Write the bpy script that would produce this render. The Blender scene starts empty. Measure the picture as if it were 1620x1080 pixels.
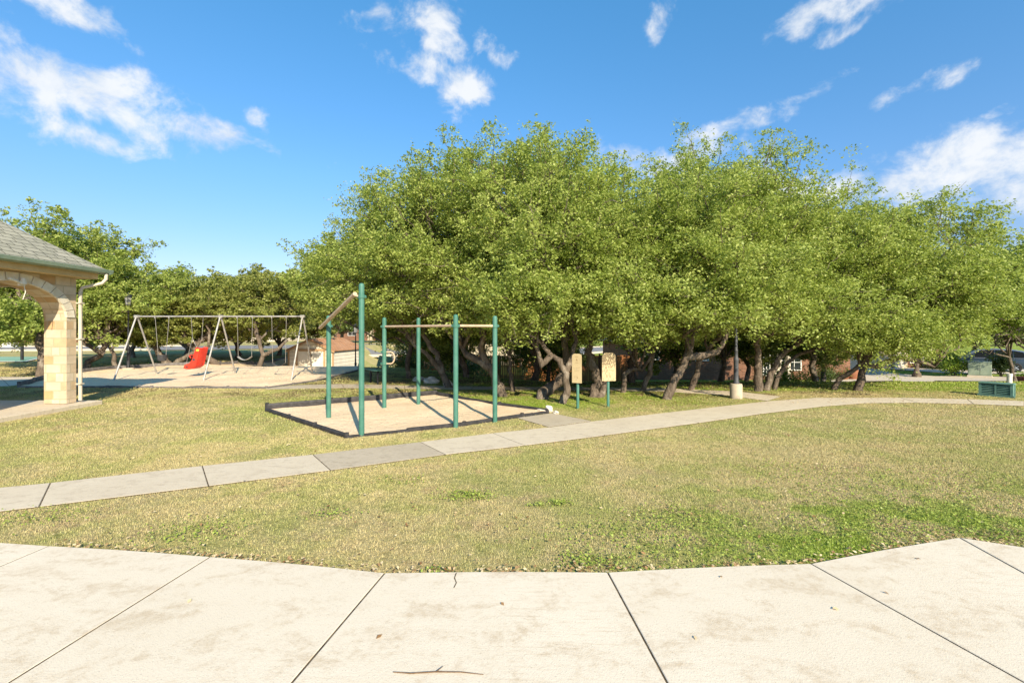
import bpy, bmesh, math, random
import numpy as np
from mathutils import Vector, Matrix
sc = bpy.context.scene
C = sc.collection
R = math.radians
F, CX, HY, EYE = 720.0, 810.0, 522.0, 1.7      # lens in photo pixels, horizon row, eye height

# ---------------------------------------------------------------- camera
cam = bpy.data.cameras.new('camera'); co = bpy.data.objects.new('camera', cam); C.objects.link(co)
co.location = (0, 0, EYE); co.rotation_euler = (R(90), 0, 0)
cam.sensor_width = 36; cam.lens = 36 * F / 1620; cam.shift_y = -(540 - HY) / 1620
cam.clip_end = 6000; cam.clip_start = 0.05
sc.camera = co
sc.view_settings.view_transform = 'Standard'; sc.view_settings.look = 'None'
sc.view_settings.exposure = 0.85; sc.view_settings.gamma = 1; sc.view_settings.use_curve_mapping = False
sc.cycles.max_bounces = 6; sc.cycles.transparent_max_bounces = 4

# ---------------------------------------------------------------- node helper
class NT:
    def __init__(s, tree): s.t = tree; s.n = tree.nodes; s.l = tree.links
    def add(s, typ, **kw):
        n = s.n.new(typ)
        for k, v in kw.items(): setattr(n, k, v)
        return n
    def put(s, sock, v):
        if hasattr(v, 'is_linked') or isinstance(v, bpy.types.NodeSocket): s.l.new(v, sock)
        else:
            if isinstance(v, (tuple, list)) and len(v) == 3 and sock.type == 'RGBA': v = (*v, 1)
            sock.default_value = v
    def math(s, op, a, b=None, c=None, clamp=False):
        n = s.add('ShaderNodeMath', operation=op, use_clamp=clamp); s.put(n.inputs[0], a)
        if b is not None: s.put(n.inputs[1], b)
        if c is not None: s.put(n.inputs[2], c)
        return n.outputs[0]
    def dot(s, a, b):
        n = s.add('ShaderNodeVectorMath', operation='DOT_PRODUCT'); s.put(n.inputs[0], a); s.put(n.inputs[1], b); return n.outputs['Value']
    def vadd(s, a, b):
        n = s.add('ShaderNodeVectorMath', operation='ADD'); s.put(n.inputs[0], a); s.put(n.inputs[1], b); return n.outputs[0]
    def vmul(s, a, b):
        n = s.add('ShaderNodeVectorMath', operation='MULTIPLY'); s.put(n.inputs[0], a); s.put(n.inputs[1], b); return n.outputs[0]
    def noise(s, vec, scale, detail=4, rough=.55, out='Fac', dist=0):
        n = s.add('ShaderNodeTexNoise'); n.inputs['Scale'].default_value = scale; n.inputs['Detail'].default_value = detail
        n.inputs['Roughness'].default_value = rough; n.inputs['Distortion'].default_value = dist
        if vec is not None: s.l.new(vec, n.inputs['Vector'])
        return n.outputs[out]
    def ramp(s, fac, stops, interp='LINEAR'):
        n = s.add('ShaderNodeValToRGB'); r = n.color_ramp; r.interpolation = interp
        while len(r.elements) < len(stops): r.elements.new(.5)
        for e, (p, c) in zip(r.elements, stops):
            e.position = p; e.color = (*c, 1) if isinstance(c, (tuple, list)) else (c, c, c, 1)
        s.put(n.inputs[0], fac); return n.outputs[0]
    def mix(s, f, a, b, mode='MIX'):
        n = s.add('ShaderNodeMix', data_type='RGBA', blend_type=mode); s.put(n.inputs[0], f); s.put(n.inputs[6], a); s.put(n.inputs[7], b)
        return n.outputs[2]
    def maprange(s, v, a, b, c=0, d=1, smooth=True):
        n = s.add('ShaderNodeMapRange'); n.interpolation_type = 'SMOOTHSTEP' if smooth else 'LINEAR'
        s.put(n.inputs[0], v)
        for i, q in zip((1, 2, 3, 4), (a, b, c, d)): n.inputs[i].default_value = q
        return n.outputs[0]

# ---------------------------------------------------------------- sun and sky
SUN_AZ = math.atan2(0.42, -1.0)            # the sun stands behind the camera, to the right
SUN_EL = R(30)
sdir = Vector((math.sin(SUN_AZ) * math.cos(SUN_EL), math.cos(SUN_AZ) * math.cos(SUN_EL), math.sin(SUN_EL)))
sl = bpy.data.lights.new('sun', 'SUN'); sl.energy = 4.9; sl.angle = R(0.5); sl.color = (1, .87, .66)
so = bpy.data.objects.new('sun', sl); C.objects.link(so); so.rotation_euler = sdir.to_track_quat('Z', 'Y').to_euler(); so.location = sdir * 50

w = bpy.data.worlds.new('World'); sc.world = w; w.use_nodes = True
n = NT(w.node_tree); n.n.clear()
sky = n.add('ShaderNodeTexSky', sky_type='NISHITA'); sky.sun_disc = False
sky.sun_elevation = SUN_EL; sky.sun_rotation = SUN_AZ; sky.air_density = 1.0; sky.dust_density = 0.3; sky.ozone_density = 1.0
hs = n.add('ShaderNodeHueSaturation'); hs.inputs['Saturation'].default_value = 1.12; hs.inputs['Value'].default_value = 1.0
n.l.new(sky.outputs[0], hs.inputs['Color'])
tc = n.add('ShaderNodeTexCoord'); D = tc.outputs['Generated']
warp = n.vmul(n.vadd(n.noise(D, 5.5, 5, .6, 'Color'), (-.5, -.5, -.5)), (.10, .10, .07))
Dw = n.vadd(D, warp)
def pdir(px, py): return Vector(((px - CX) / F, 1, (HY - py) / F)).normalized()
blobs = [(50,105,115,62,-15,1),(170,160,125,52,-22,1),(130,214,95,26,-6,1),(300,208,85,32,-10,.8),(398,193,28,20,0,.6),(105,8,75,28,-15,1),(20,60,60,30,0,1),
 (700,28,50,34,0,.55),(590,28,45,20,15,.45),(665,112,90,26,-14,.6),(728,145,56,34,-5,1),(798,75,36,24,-30,.4),(700,70,40,22,0,.5),
 (1048,30,22,32,-20,.4),(1345,2,110,34,10,.9),(1275,35,44,28,0,.8),(1310,55,60,16,15,.5),(1190,188,100,20,12,.55),(1208,232,54,28,-20,.55),(1125,236,34,16,0,.45),
 (1560,265,150,64,8,1),(1440,290,170,60,10,1),(1620,315,120,70,0,1),(1290,300,150,42,0,1),(975,256,100,24,-5,.6),(1470,136,60,16,12,.35),(1378,251,26,12,0,.5),(1618,165,40,14,12,.35),(510,253,26,12,0,.35),
 (1050,262,90,22,0,.6),(1150,285,130,28,0,.8)]
mask = None
for (px, py, a, b, t, wt_) in blobs:
    c = pdir(px, py); rt = c.cross(Vector((0, 0, 1))).normalized(); up = rt.cross(c)
    ca, sa = math.cos(R(t)), math.sin(R(t)); u = rt * ca + up * sa; v = up * ca - rt * sa
    k = c.y  # angular size of a pixel shrinks off axis
    ra, rb = a / F * k, b / F * k
    p = n.math('SUBTRACT', n.dot(Dw, tuple(u / ra)), c.dot(u) / ra)
    q = n.math('SUBTRACT', n.dot(Dw, tuple(v / rb)), c.dot(v) / rb)
    m = n.math('SUBTRACT', 1.0, n.math('SQRT', n.math('MULTIPLY_ADD', p, p, n.math('MULTIPLY', q, q))))
    m = n.math('MINIMUM', n.math('MULTIPLY', m, 1.2), wt_ - .05)
    mask = m if mask is None else n.math('SMOOTH_MAX', mask, m, .3)
fn = n.noise(n.vmul(D, (1, 1, 1.2)), 11, 10, .62, dist=.25)
dens = n.math('ADD', mask, n.math('MULTIPLY', n.math('SUBTRACT', fn, .50), 4.6))
alpha = n.maprange(dens, -.05, 1.25)
shade = n.noise(n.vadd(Dw, (0, 0, .05)), 9, 5, .6)
lit = n.maprange(n.math('ADD', n.math('MULTIPLY', shade, 1.0), n.math('MULTIPLY', dens, .12)), .38, .70)
ccol = n.mix(lit, (3.3, 3.7, 4.25), (4.5, 4.6, 4.7))
out = n.mix(n.math('MULTIPLY', alpha, .93), n.mix(1.0, hs.outputs[0], n.ramp(n.dot(D, (0, 0, 1)), [(0, (.60, .50, .62)), (.12, (.58, .59, .73)), (.30, (.60, .82, .97)), (.65, (.56, 1.12, 1.25))]), 'MULTIPLY'), ccol)
bg = n.add('ShaderNodeBackground'); bg.inputs['Strength'].default_value = 0.12; n.l.new(out, bg.inputs['Color'])
wo = n.add('ShaderNodeOutputWorld'); n.l.new(bg.outputs[0], wo.inputs['Surface'])

# ---------------------------------------------------------------- materials
def mat(name, color=None, rough=.8, metal=0, spec=.3):
    m = bpy.data.materials.new(name); m.use_nodes = True
    t = NT(m.node_tree); b = t.n['Principled BSDF']
    b.inputs['Roughness'].default_value = rough; b.inputs['Metallic'].default_value = metal
    b.inputs['Specular IOR Level'].default_value = spec
    if color: b.inputs['Base Color'].default_value = (*color, 1)
    return m, t, b
def objco(t): return t.add('ShaderNodeTexCoord').outputs['Object']
def posco(t): return t.add('ShaderNodeNewGeometry').outputs['Position']
def uvco(t): return t.add('ShaderNodeTexCoord').outputs['UV']
def bump(t, b, h, dist=.01, strength=.6):
    n_ = t.add('ShaderNodeBump'); n_.inputs['Strength'].default_value = strength; n_.inputs['Distance'].default_value = dist
    t.put(n_.inputs['Height'], h); t.l.new(n_.outputs[0], b.inputs['Normal'])
def worn(name, c1, c2, scale=6, rough=.6, metal=0, spec=.3, bd=.002, lo=.35, hi=.68):
    m, t, b = mat(name, None, rough, metal, spec)
    v = posco(t); f = t.noise(v, scale, 6, .62)
    t.put(b.inputs['Base Color'], t.ramp(f, [(lo, c1), (hi, c2)]))
    if bd: bump(t, b, t.noise(v, scale * 12, 4), bd)
    return m
M = {}
M['green_paint'] = worn('green_paint', (.045,.15,.11), (.08,.20,.155), 5, .5)
M['tan_pipe'] = worn('tan_pipe', (.42,.30,.20), (.56,.43,.30), 9, .5)
M['galvanised'] = worn('galvanised', (.30,.285,.26), (.46,.44,.41), 7, .5, .35)
M['chain'] = worn('chain', (.30,.28,.25), (.45,.42,.38), 20, .5, .5, bd=0)
M['red_plastic'] = worn('red_plastic', (.68,.035,.02), (.80,.06,.03), 4, .4, bd=.0005)
M['dark_rubber'] = worn('dark_rubber', (.03,.03,.035), (.08,.078,.075), 7, .65)
M['pale_belt'] = worn('pale_belt', (.26,.25,.24), (.40,.38,.35), 7, .6)
M['yellow_label'] = worn('yellow_label', (.75,.42,.04), (.85,.5,.08), 9, .6)
M['border_plastic'] = worn('border_plastic', (.022,.021,.023), (.060,.056,.056), 9, .6)
M['border_faded'] = worn('border_faded', (.09,.085,.085), (.20,.18,.17), 9, .7)
M['lamp_black'] = worn('lamp_black', (.012,.013,.015), (.035,.037,.042), 6, .45)
M['lamp_grey'] = worn('lamp_grey', (.05,.052,.06), (.085,.09,.10), 6, .5)
M['white_metal'] = worn('white_metal', (.62,.58,.50), (.74,.71,.64), 8, .5)
M['spout_tan'] = worn('spout_tan', (.48,.42,.33), (.58,.52,.42), 3, .6)
M['fascia_tan'] = worn('fascia_tan', (.56,.40,.20), (.66,.49,.27), 5, .7)
M['gutter_green'] = worn('gutter_green', (.17,.23,.17), (.24,.30,.22), 5, .5)
M['frosted_glass'] = mat('frosted_glass', (.22,.22,.21), .3)[0]; M['house_fascia'] = worn('house_fascia', (.24,.21,.18), (.32,.29,.25), 3, .8)
M['dark_glass'] = mat('dark_glass', (.015,.018,.022), .08, 0, .6)[0]
M['window_white'] = worn('window_white', (.60,.58,.54), (.75,.73,.70), 5, .6)
M['shed_wall'] = worn('shed_wall', (.66,.60,.48), (.78,.72,.60), 2, .8)
M['shed_trim'] = worn('shed_trim', (.38,.24,.13), (.48,.32,.18), 4, .8)
M['garage_tan'] = worn('garage_tan', (.40,.33,.24), (.48,.40,.30), 2, .8)
M['stucco_cream'] = worn('stucco_cream', (.58,.50,.40), (.68,.60,.48), 2, .9)
M['car_paint'] = worn('car_paint', (.055,.085,.13), (.065,.10,.15), 1.5, .25, .4, .5, bd=0)
M['chrome'] = mat('chrome', (.55,.56,.58), .25, .8)[0]
M['tyre'] = worn('tyre', (.02,.02,.02), (.04,.04,.04), 8, .8)
M['tail_red'] = mat('tail_red', (.45,.02,.02), .3)[0]
M['transformer_green'] = worn('transformer_green', (.20,.26,.19), (.30,.36,.27), 3, .6)
M['utility_green'] = worn('utility_green', (.07,.16,.14), (.14,.25,.21), 5, .55)
M['utility_dark'] = worn('utility_dark', (.02,.045,.045), (.05,.09,.085), 5, .6)
M['pvc'] = worn('pvc', (.62,.60,.52), (.74,.72,.64), 6, .5)
M['rock_white'] = worn('rock_white', (.50,.42,.33), (.78,.72,.64), 9, .9, bd=.01)
M['planter_red'] = worn('planter_red', (.16,.04,.03), (.25,.07,.05), 7, .7)
M['terracotta'] = worn('terracotta', (.22,.085,.045), (.30,.125,.065), 8, .8)
M['twig'] = worn('twig', (.12,.07,.035), (.22,.14,.08), 30, .9, bd=0)

def concrete(name, c1, c2, stain, sc_=1.0, scratches=True):
    m, t, b = mat(name, None, .9, 0, .15)
    v = posco(t)
    big = t.noise(v, .55 * sc_, 5, .6); mid = t.noise(t.vmul(v, (1, 1.9, 1)), 2.6 * sc_, 7, .68, dist=.6); fine = t.noise(v, 60, 4, .7)
    col = t.ramp(big, [(.3, c1), (.7, c2)])
    col = t.mix(t.maprange(mid, .52, .74, 0, .6), col, stain)
    streak = t.noise(t.vmul(v, (.8, 9, 1)), 5, 6, .75)
    col = t.mix(t.math('MULTIPLY', t.maprange(streak, .50, .72, 0, .6), t.maprange(big, .42, .58)), col, stain)
    col = t.mix(t.maprange(fine, .3, .8, 0, .15), col, (.62, .54, .43))
    sp = t.noise(v, 120, 3, .6); col = t.mix(t.maprange(sp, .60, .72, 0, .55), col, (.24, .20, .15)); gr = t.noise(v, 18, 6, .8); col = t.mix(t.math('MULTIPLY', t.maprange(gr, .44, .66, 0, .6), t.maprange(mid, .40, .62)), col, stain)
    t.put(b.inputs['Base Color'], col); bump(t, b, t.math('ADD', fine, t.math('MULTIPLY', sp, .5)), .003, .5)
    return m
M['concrete'] = concrete('concrete', (.63,.55,.43), (.70,.62,.50), (.46,.36,.24))
M['path_concrete'] = concrete('path_concrete', (.53,.45,.335), (.61,.53,.405), (.38,.31,.225), 1.6)
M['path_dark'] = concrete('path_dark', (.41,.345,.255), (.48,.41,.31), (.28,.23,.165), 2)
M['drive_concrete'] = concrete('drive_concrete', (.52,.45,.36), (.60,.53,.43), (.42,.36,.28), 1)
m, t, b = mat('joint_dirt', None, .95); v = posco(t)
t.put(b.inputs['Base Color'], t.ramp(t.noise(v, 14, 5), [(.35, (.05,.035,.022)), (.65, (.17,.13,.08))])); M['joint_dirt'] = m
m, t, b = mat('asphalt', None, .9); v = posco(t)
t.put(b.inputs['Base Color'], t.ramp(t.noise(v, 1.2, 8, .7), [(.3, (.17,.165,.16)), (.7, (.24,.23,.22))])); M['asphalt'] = m
m, t, b = mat('court_green', None, .85); v = posco(t)
t.put(b.inputs['Base Color'], t.ramp(t.noise(v, .8, 6, .6), [(.3, (.16,.30,.20)), (.7, (.24,.40,.28))])); M['court_green'] = m
M['court_line'] = worn('court_line', (.6,.6,.55), (.72,.72,.66), 6, .8)
# sand
m, t, b = mat('sand', None, .95, 0, .1); v = posco(t)
c_ = t.ramp(t.noise(v, .9, 5, .6), [(.3, (.76,.57,.37)), (.7, (.86,.68,.47))])
c_ = t.mix(t.maprange(t.noise(v, 30, 5, .75), .50, .70, 0, .6), c_, (.44,.28,.15))
t.put(b.inputs['Base Color'], c_); bump(t, b, t.math('ADD', t.noise(v, 6, 5, .7), t.math('MULTIPLY', t.noise(v, 40, 4, .7), .4)), .06, .9); M['sand'] = m

# one colour law for lawn ground and blades: straw in the open lawn, greener beyond the path and in weedy patches
def lawn_color(t, v, blades):
    sep = t.add('ShaderNodeSeparateXYZ'); t.l.new(v, sep.inputs[0]); X, Y = sep.outputs[0], sep.outputs[1]
    flat = t.vmul(v, (1, 1, 0))
    big = t.noise(flat, .28, 4, .6); mid = t.noise(flat, 1.3, 6, .65); fine = t.noise(flat, 9, 5, .7)
    straw = t.ramp(fine, [(.3, (.44,.36,.16)), (.7, (.62,.51,.265))])
    green = t.ramp(fine, [(.3, (.26,.29,.075)), (.7, (.42,.42,.14))])
    lush = t.ramp(fine, [(.3, (.17,.26,.025)), (.7, (.33,.43,.06))])
    g = t.maprange(t.math('ADD', t.math('MULTIPLY', big, .5), t.math('MULTIPLY', mid, .5)), .42, .58)
    # the near right corner of the lawn is weedier
    wx = t.maprange(t.math('SUBTRACT', X, t.math('MULTIPLY', Y, .45)), -1.6, 1.2); wy = t.maprange(Y, 5.8, 3.6)
    weedy = t.math('MULTIPLY', wx, wy)
    wp = t.math('MULTIPLY', t.maprange(mid, .47, .58), weedy)
    col = t.mix(t.math('MULTIPLY', g, .8), straw, green)
    col = t.mix(wp, col, lush)
    # far side beyond the walk
    edge = t.math('SUBTRACT', Y, t.math('MULTIPLY_ADD', t.math('MINIMUM', t.math('MAXIMUM', X, -1.5), 7.5), .42, 9.1))
    far = t.math('MULTIPLY', t.maprange(edge, -.2, .9), t.maprange(X, -7.5, -.5))
    fm = t.math('MULTIPLY', far, t.maprange(mid, .36, .52, .55, 1))
    col = t.mix(fm, col, lush)
    lit = t.noise(flat, .9, 6, .7)
    under = t.math('MULTIPLY', t.maprange(Y, 10.6, 12.2), t.maprange(Y, 22, 16))
    under = t.math('MULTIPLY', under, t.maprange(X, 12, 8))
    litter = t.math('MULTIPLY', under, t.maprange(lit, .44, .55))
    if not blades: col = t.mix(t.math('MULTIPLY', litter, .9), col, t.ramp(fine, [(.3, (.10,.065,.035)), (.7, (.22,.15,.09))]))
    bare = t.maprange(t.noise(flat, 1.7, 6, .72), .54, .66, 0, .75)
    col = t.mix(bare, col, (.46,.345,.19))
    dk = t.maprange(t.noise(flat, 3.1, 6, .72), .56, .70, 0, .6)
    col = t.mix(dk, col, (.17,.20,.05))
    return col, fine, flat
m, t, b = mat('lawn', None, 1, 0, .05); v = posco(t)
col, fine, flat = lawn_color(t, v, False)
col = t.mix(t.maprange(t.noise(flat, 38, 4, .75), .40, .62, 0, .45), col, (.10,.085,.035))
t.put(b.inputs['Base Color'], col); bump(t, b, t.math('ADD', t.noise(flat, 45, 4, .8), fine), .04, .8); M['lawn'] = m
m, t, b = mat('grass_blade', None, .7, 0, .15); v = posco(t)
col, fine, flat = lawn_color(t, v, True)
at = t.add('ShaderNodeAttribute', attribute_name='rnd')
col = t.mix(t.maprange(at.outputs['Fac'], .6, 1, 0, .6), col, (.58,.49,.25))
col = t.mix(t.maprange(at.outputs['Fac'], .35, 0, 0, .45), col, (.19,.26,.05))
t.put(b.inputs['Base Color'], col); M['grass_blade'] = m

def leafmat(name, c1, c2, c3, tr=.35):
    m, t, b = mat(name, None, .5, 0, .35)
    at = t.add('ShaderNodeAttribute', attribute_name='rnd'); v = posco(t)
    f = t.math('ADD', t.math('MULTIPLY', at.outputs['Fac'], .36), t.math('ADD', t.math('MULTIPLY', t.noise(v, 1.6, 3), .5), t.math('MULTIPLY', t.noise(v, .35, 2), .35)))
    col = t.ramp(f, [(.30, c1), (.58, c2), (.85, c3)])
    t.put(b.inputs['Base Color'], col)
    tl = t.add('ShaderNodeBsdfTranslucent'); t.put(tl.inputs[0], t.mix(.5, col, (.35,.45,.05), 'MIX'))
    mx = t.add('ShaderNodeMixShader'); mx.inputs[0].default_value = tr
    t.l.new(b.outputs[0], mx.inputs[1]); t.l.new(tl.outputs[0], mx.inputs[2]); t.l.new(mx.outputs[0], t.n['Material Output'].inputs[0])
    return m
M['leaf'] = leafmat('oak_leaf', (.16,.225,.04), (.33,.405,.085), (.54,.585,.18), .45)
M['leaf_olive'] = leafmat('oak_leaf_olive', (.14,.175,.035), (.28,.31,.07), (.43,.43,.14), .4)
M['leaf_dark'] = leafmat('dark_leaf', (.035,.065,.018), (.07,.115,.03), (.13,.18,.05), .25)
M['weed_leaf'] = leafmat('weed_leaf', (.16,.22,.03), (.25,.32,.05), (.36,.42,.10), .15)
M['leaf_bright'] = leafmat('bright_leaf', (.12,.20,.02), (.22,.34,.04), (.34,.46,.07))
m, t, b = mat('bark', None, .95, 0, .1); v = posco(t)
f = t.noise(t.vmul(v, (1, 1, .35)), 16, 8, .7, dist=.6); li = t.noise(v, 3.0, 5, .65)
c_ = t.ramp(f, [(.3, (.055,.042,.032)), (.62, (.19,.15,.115))]); c_ = t.mix(t.maprange(li, .52, .66, 0, .6), c_, (.36,.31,.25))
t.put(b.inputs['Base Color'], c_); bump(t, b, f, .05, 1); M['bark'] = m

def brickmat(name, cols, mortar, bw, bh, ms, rough=.9, off=.5, bumpd=.006, noise_sc=3, squash=1, sqf=2, patch=None):
    m, t, b = mat(name, None, rough, 0, .15); v = uvco(t)
    bt = t.add('ShaderNodeTexBrick'); t.l.new(v, bt.inputs['Vector']); bt.offset = off; bt.squash = squash; bt.squash_frequency = sqf
    bt.inputs['Scale'].default_value = 1; bt.inputs['Brick Width'].default_value = bw; bt.inputs['Row Height'].default_value = bh
    bt.inputs['Mortar Size'].default_value = ms; bt.inputs['Mortar Smooth'].default_value = .2; bt.inputs['Bias'].default_value = 0
    bt.inputs['Color1'].default_value = (0, 0, 0, 1); bt.inputs['Color2'].default_value = (1, 1, 1, 1); bt.inputs['Mortar'].default_value = (.5, .5, .5, 1)
    rc = t.ramp(bt.outputs['Color'], [(i / (len(cols) - 1), c) for i, c in enumerate(cols)])
    nn = t.noise(v, noise_sc, 6, .65)
    rc = t.mix(.55, rc, t.ramp(nn, [(.25, (.30,.30,.30)), (.75, (.72,.70,.66))]), 'OVERLAY')
    t.put(b.inputs['Base Color'], t.mix(bt.outputs['Fac'], rc, mortar))
    bump(t, b, t.math('SUBTRACT', t.math('MULTIPLY', t.noise(v, 20, 5, .6), .4), bt.outputs['Fac']), bumpd, .8)
    return m
M['limestone'] = brickmat('limestone', [(.48,.36,.22), (.56,.47,.36), (.44,.29,.15), (.58,.50,.39), (.50,.40,.28)], (.46,.38,.26), 0.33, .19, .010, squash=.55, sqf=3, bumpd=.012)
M['voussoir'] = worn('voussoir', (.60,.52,.39), (.76,.70,.58), 5, .9, bd=.01)
M['brick_red'] = brickmat('brick_red', [(.12,.05,.03), (.19,.08,.045), (.15,.07,.045), (.24,.115,.07)], (.22,.16,.12), .22, .075, .010)
M['shingle_green'] = brickmat('shingle_green', [(.235,.23,.185), (.32,.31,.25), (.27,.265,.21), (.35,.335,.275)], (.07,.07,.05), .30, .14, .008, squash=.7, bumpd=.02)
M['shingle_brown'] = brickmat('shingle_brown', [(.36,.18,.09), (.45,.24,.13), (.40,.22,.13), (.48,.28,.17)], (.16,.09,.06), .30, .16, .008, bumpd=.02)
M['shingle_grey'] = brickmat('shingle_grey', [(.19,.175,.16), (.25,.23,.21), (.22,.20,.18)], (.08,.07,.07), .30, .16, .008, bumpd=.02)
M['shed_siding'] = brickmat('shed_siding', [(.70,.64,.52), (.74,.68,.56), (.72,.66,.54)], (.40,.35,.27), 30, .22, .012, bumpd=.01)
def plankmat(name, cols, gap, wdt):
    m, t, b = mat(name, None, .9, 0, .1); v = uvco(t)
    sep = t.add('ShaderNodeSeparateXYZ'); t.l.new(v, sep.inputs[0])
    u = t.math('DIVIDE', sep.outputs[0], wdt); fl = t.math('FLOOR', u); fr = t.math('FRACT', u)
    wn = t.add('ShaderNodeTexWhiteNoise', noise_dimensions='1D'); t.l.new(fl, wn.inputs['W'])
    col = t.ramp(wn.outputs[0], [(i / (len(cols) - 1), c) for i, c in enumerate(cols)])
    col = t.mix(.5, col, t.ramp(t.noise(t.vmul(v, (14, 1, 1)), 2.5, 6, .7), [(.25, (.25,.25,.25)), (.75, (.75,.73,.70))]), 'OVERLAY')
    g = t.math('GREATER_THAN', t.math('ABSOLUTE', t.math('SUBTRACT', fr, .5)), .46)
    t.put(b.inputs['Base Color'], t.mix(g, col, gap)); bump(t, b, t.math('MULTIPLY', g, -1), .01); return m
M['fence_wood'] = plankmat('fence_wood', [(.22,.085,.03), (.32,.13,.045), (.18,.07,.03), (.27,.12,.05)], (.05,.02,.01), .14)
M['garage_panel'] = brickmat('garage_panel', [(.52,.43,.32), (.55,.46,.34), (.53,.44,.33)], (.30,.24,.17), .6, .5, .012, off=0)
# stained sign board
def signmat(name, amount):
    m, t, b = mat(name, None, .6); v = objco(t)
    base = t.ramp(t.noise(v, 4, 4), [(.3, (.46,.36,.20)), (.7, (.54,.43,.25))])
    sep = t.add('ShaderNodeSeparateXYZ'); t.l.new(v, sep.inputs[0])
    f = t.noise(t.vmul(v, (2.2, 1, 1)), 17, 6, .65, dist=.8)
    hgt = t.maprange(sep.outputs[2], .75, 1.15, 0, 1)
    k = t.math('MULTIPLY', t.maprange(t.math('ADD', f, t.math('MULTIPLY', hgt, .16)), .56, .60), amount)
    t.put(b.inputs['Base Color'], t.mix(k, base, (.16,.12,.065))); return m
M['sign_clean'] = signmat('sign_clean', .12); M['sign_stained'] = signmat('sign_stained', 1.0)
M['sign_ink'] = mat('sign_ink', (.30,.21,.10), .7)[0]
m, t, b = mat('dead_leaf', None, .8, 0, .15)
at = t.add('ShaderNodeAttribute', attribute_name='rnd')
t.put(b.inputs['Base Color'], t.ramp(at.outputs['Fac'], [(.1, (.20,.10,.04)), (.5, (.42,.27,.13)), (.9, (.62,.50,.30))])); M['dead_leaf'] = m

# ---------------------------------------------------------------- mesh building
class MB:
    def __init__(s): s.v = []; s.f = []; s.mi = []; s.cur = 0
    def add(s, vs, fs):
        o = len(s.v); s.v += [tuple(p) for p in vs]; s.f += [tuple(i + o for i in f) for f in fs]; s.mi += [s.cur] * len(fs); return s
    def box(s, c, d, rz=0, mx=None):
        x, y, z = (q / 2 for q in d); vs = [Vector((a, b_, c_)) for c_ in (-z, z) for b_ in (-y, y) for a in (-x, x)]
        if mx is not None: vs = [mx @ p for p in vs]
        ca, sa = math.cos(rz), math.sin(rz)
        vs = [(c[0] + p.x * ca - p.y * sa, c[1] + p.x * sa + p.y * ca, c[2] + p.z) for p in vs]
        return s.add(vs, [(0, 2, 3, 1), (4, 5, 7, 6), (0, 1, 5, 4), (2, 6, 7, 3), (0, 4, 6, 2), (1, 3, 7, 5)])
    def tube(s, pts, rad, k=10, cap=True):
        pts = [Vector(p) for p in pts]
        if not hasattr(rad, '__len__'): rad = [rad] * len(pts)
        rings = []; ref = None
        for i, p in enumerate(pts):
            t_ = (pts[min(i + 1, len(pts) - 1)] - pts[max(i - 1, 0)]).normalized()
            if ref is None: ref = Vector((1, 0, 0)) if abs(t_.x) < .8 else Vector((0, 1, 0))
            u = (ref - t_ * ref.dot(t_)).normalized(); ref = u; w_ = t_.cross(u)
            rings.append([p + (u * math.cos(a) + w_ * math.sin(a)) * rad[i] for a in (2 * math.pi * j / k for j in range(k))])
        vs = [q for r in rings for q in r]; fs = []
        for i in range(len(pts) - 1):
            for j in range(k):
                a, b_ = i * k + j, i * k + (j + 1) % k; fs.append((a, b_, b_ + k, a + k))
        if cap: fs.append(tuple(reversed(range(k)))); fs.append(tuple((len(pts) - 1) * k + j for j in range(k)))
        return s.add(vs, fs)
    def lathe(s, prof, c=(0, 0, 0), k=20):
        return s.tube([(c[0], c[1], c[2] + z) for r_, z in prof], [max(r_, .0005) for r_, z in prof], k) if all(prof[i][1] < prof[i + 1][1] for i in range(len(prof) - 1)) else s._lathe(prof, c, k)
    def _lathe(s, prof, c, k):
        vs = [(c[0] + r_ * math.cos(2 * math.pi * j / k), c[1] + r_ * math.sin(2 * math.pi * j / k), c[2] + z) for r_, z in prof for j in range(k)]
        fs = [(i * k + j, i * k + (j + 1) % k, (i + 1) * k + (j + 1) % k, (i + 1) * k + j) for i in range(len(prof) - 1) for j in range(k)]
        fs += [tuple(reversed(range(k))), tuple((len(prof) - 1) * k + j for j in range(k))]
        return s.add(vs, fs)
    def prism(s, poly, fn, t0, t1):      # poly of 2D points; fn(u, v, t) -> xyz
        k = len(poly); vs = [fn(u, v_, t0) for u, v_ in poly] + [fn(u, v_, t1) for u, v_ in poly]
        fs = [tuple(reversed(range(k))), tuple(range(k, 2 * k))] + [(i, (i + 1) % k, (i + 1) % k + k, i + k) for i in range(k)]
        return s.add(vs, fs)
    def build(s, name, mats, parent=None, smooth=False, loc=(0, 0, 0), rz=0, bevel=0, uv=True, norm=True):
        me = bpy.data.meshes.new(name); me.from_pydata([tuple(p) for p in s.v], [], s.f)
        if not isinstance(mats, (list, tuple)): mats = [mats]
        for m_ in mats: me.materials.append(M[m_] if isinstance(m_, str) else m_)
        if len(mats) > 1: me.polygons.foreach_set('material_index', s.mi)
        if norm:
            bm = bmesh.new(); bm.from_mesh(me); bmesh.ops.recalc_face_normals(bm, faces=bm.faces); bm.to_mesh(me); bm.free()
        if uv: boxuv(me)
        if smooth:
            me.polygons.foreach_set('use_smooth', [True] * len(me.polygons)); me.set_sharp_from_angle(angle=R(40))
        o = bpy.data.objects.new(name, me); C.objects.link(o); o.location = loc; o.rotation_euler.z = rz
        if parent: o.parent = parent
        if bevel:
            b_ = o.modifiers.new('bevel', 'BEVEL'); b_.width = bevel; b_.segments = 2; b_.limit_method = 'ANGLE'
        return o
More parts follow.
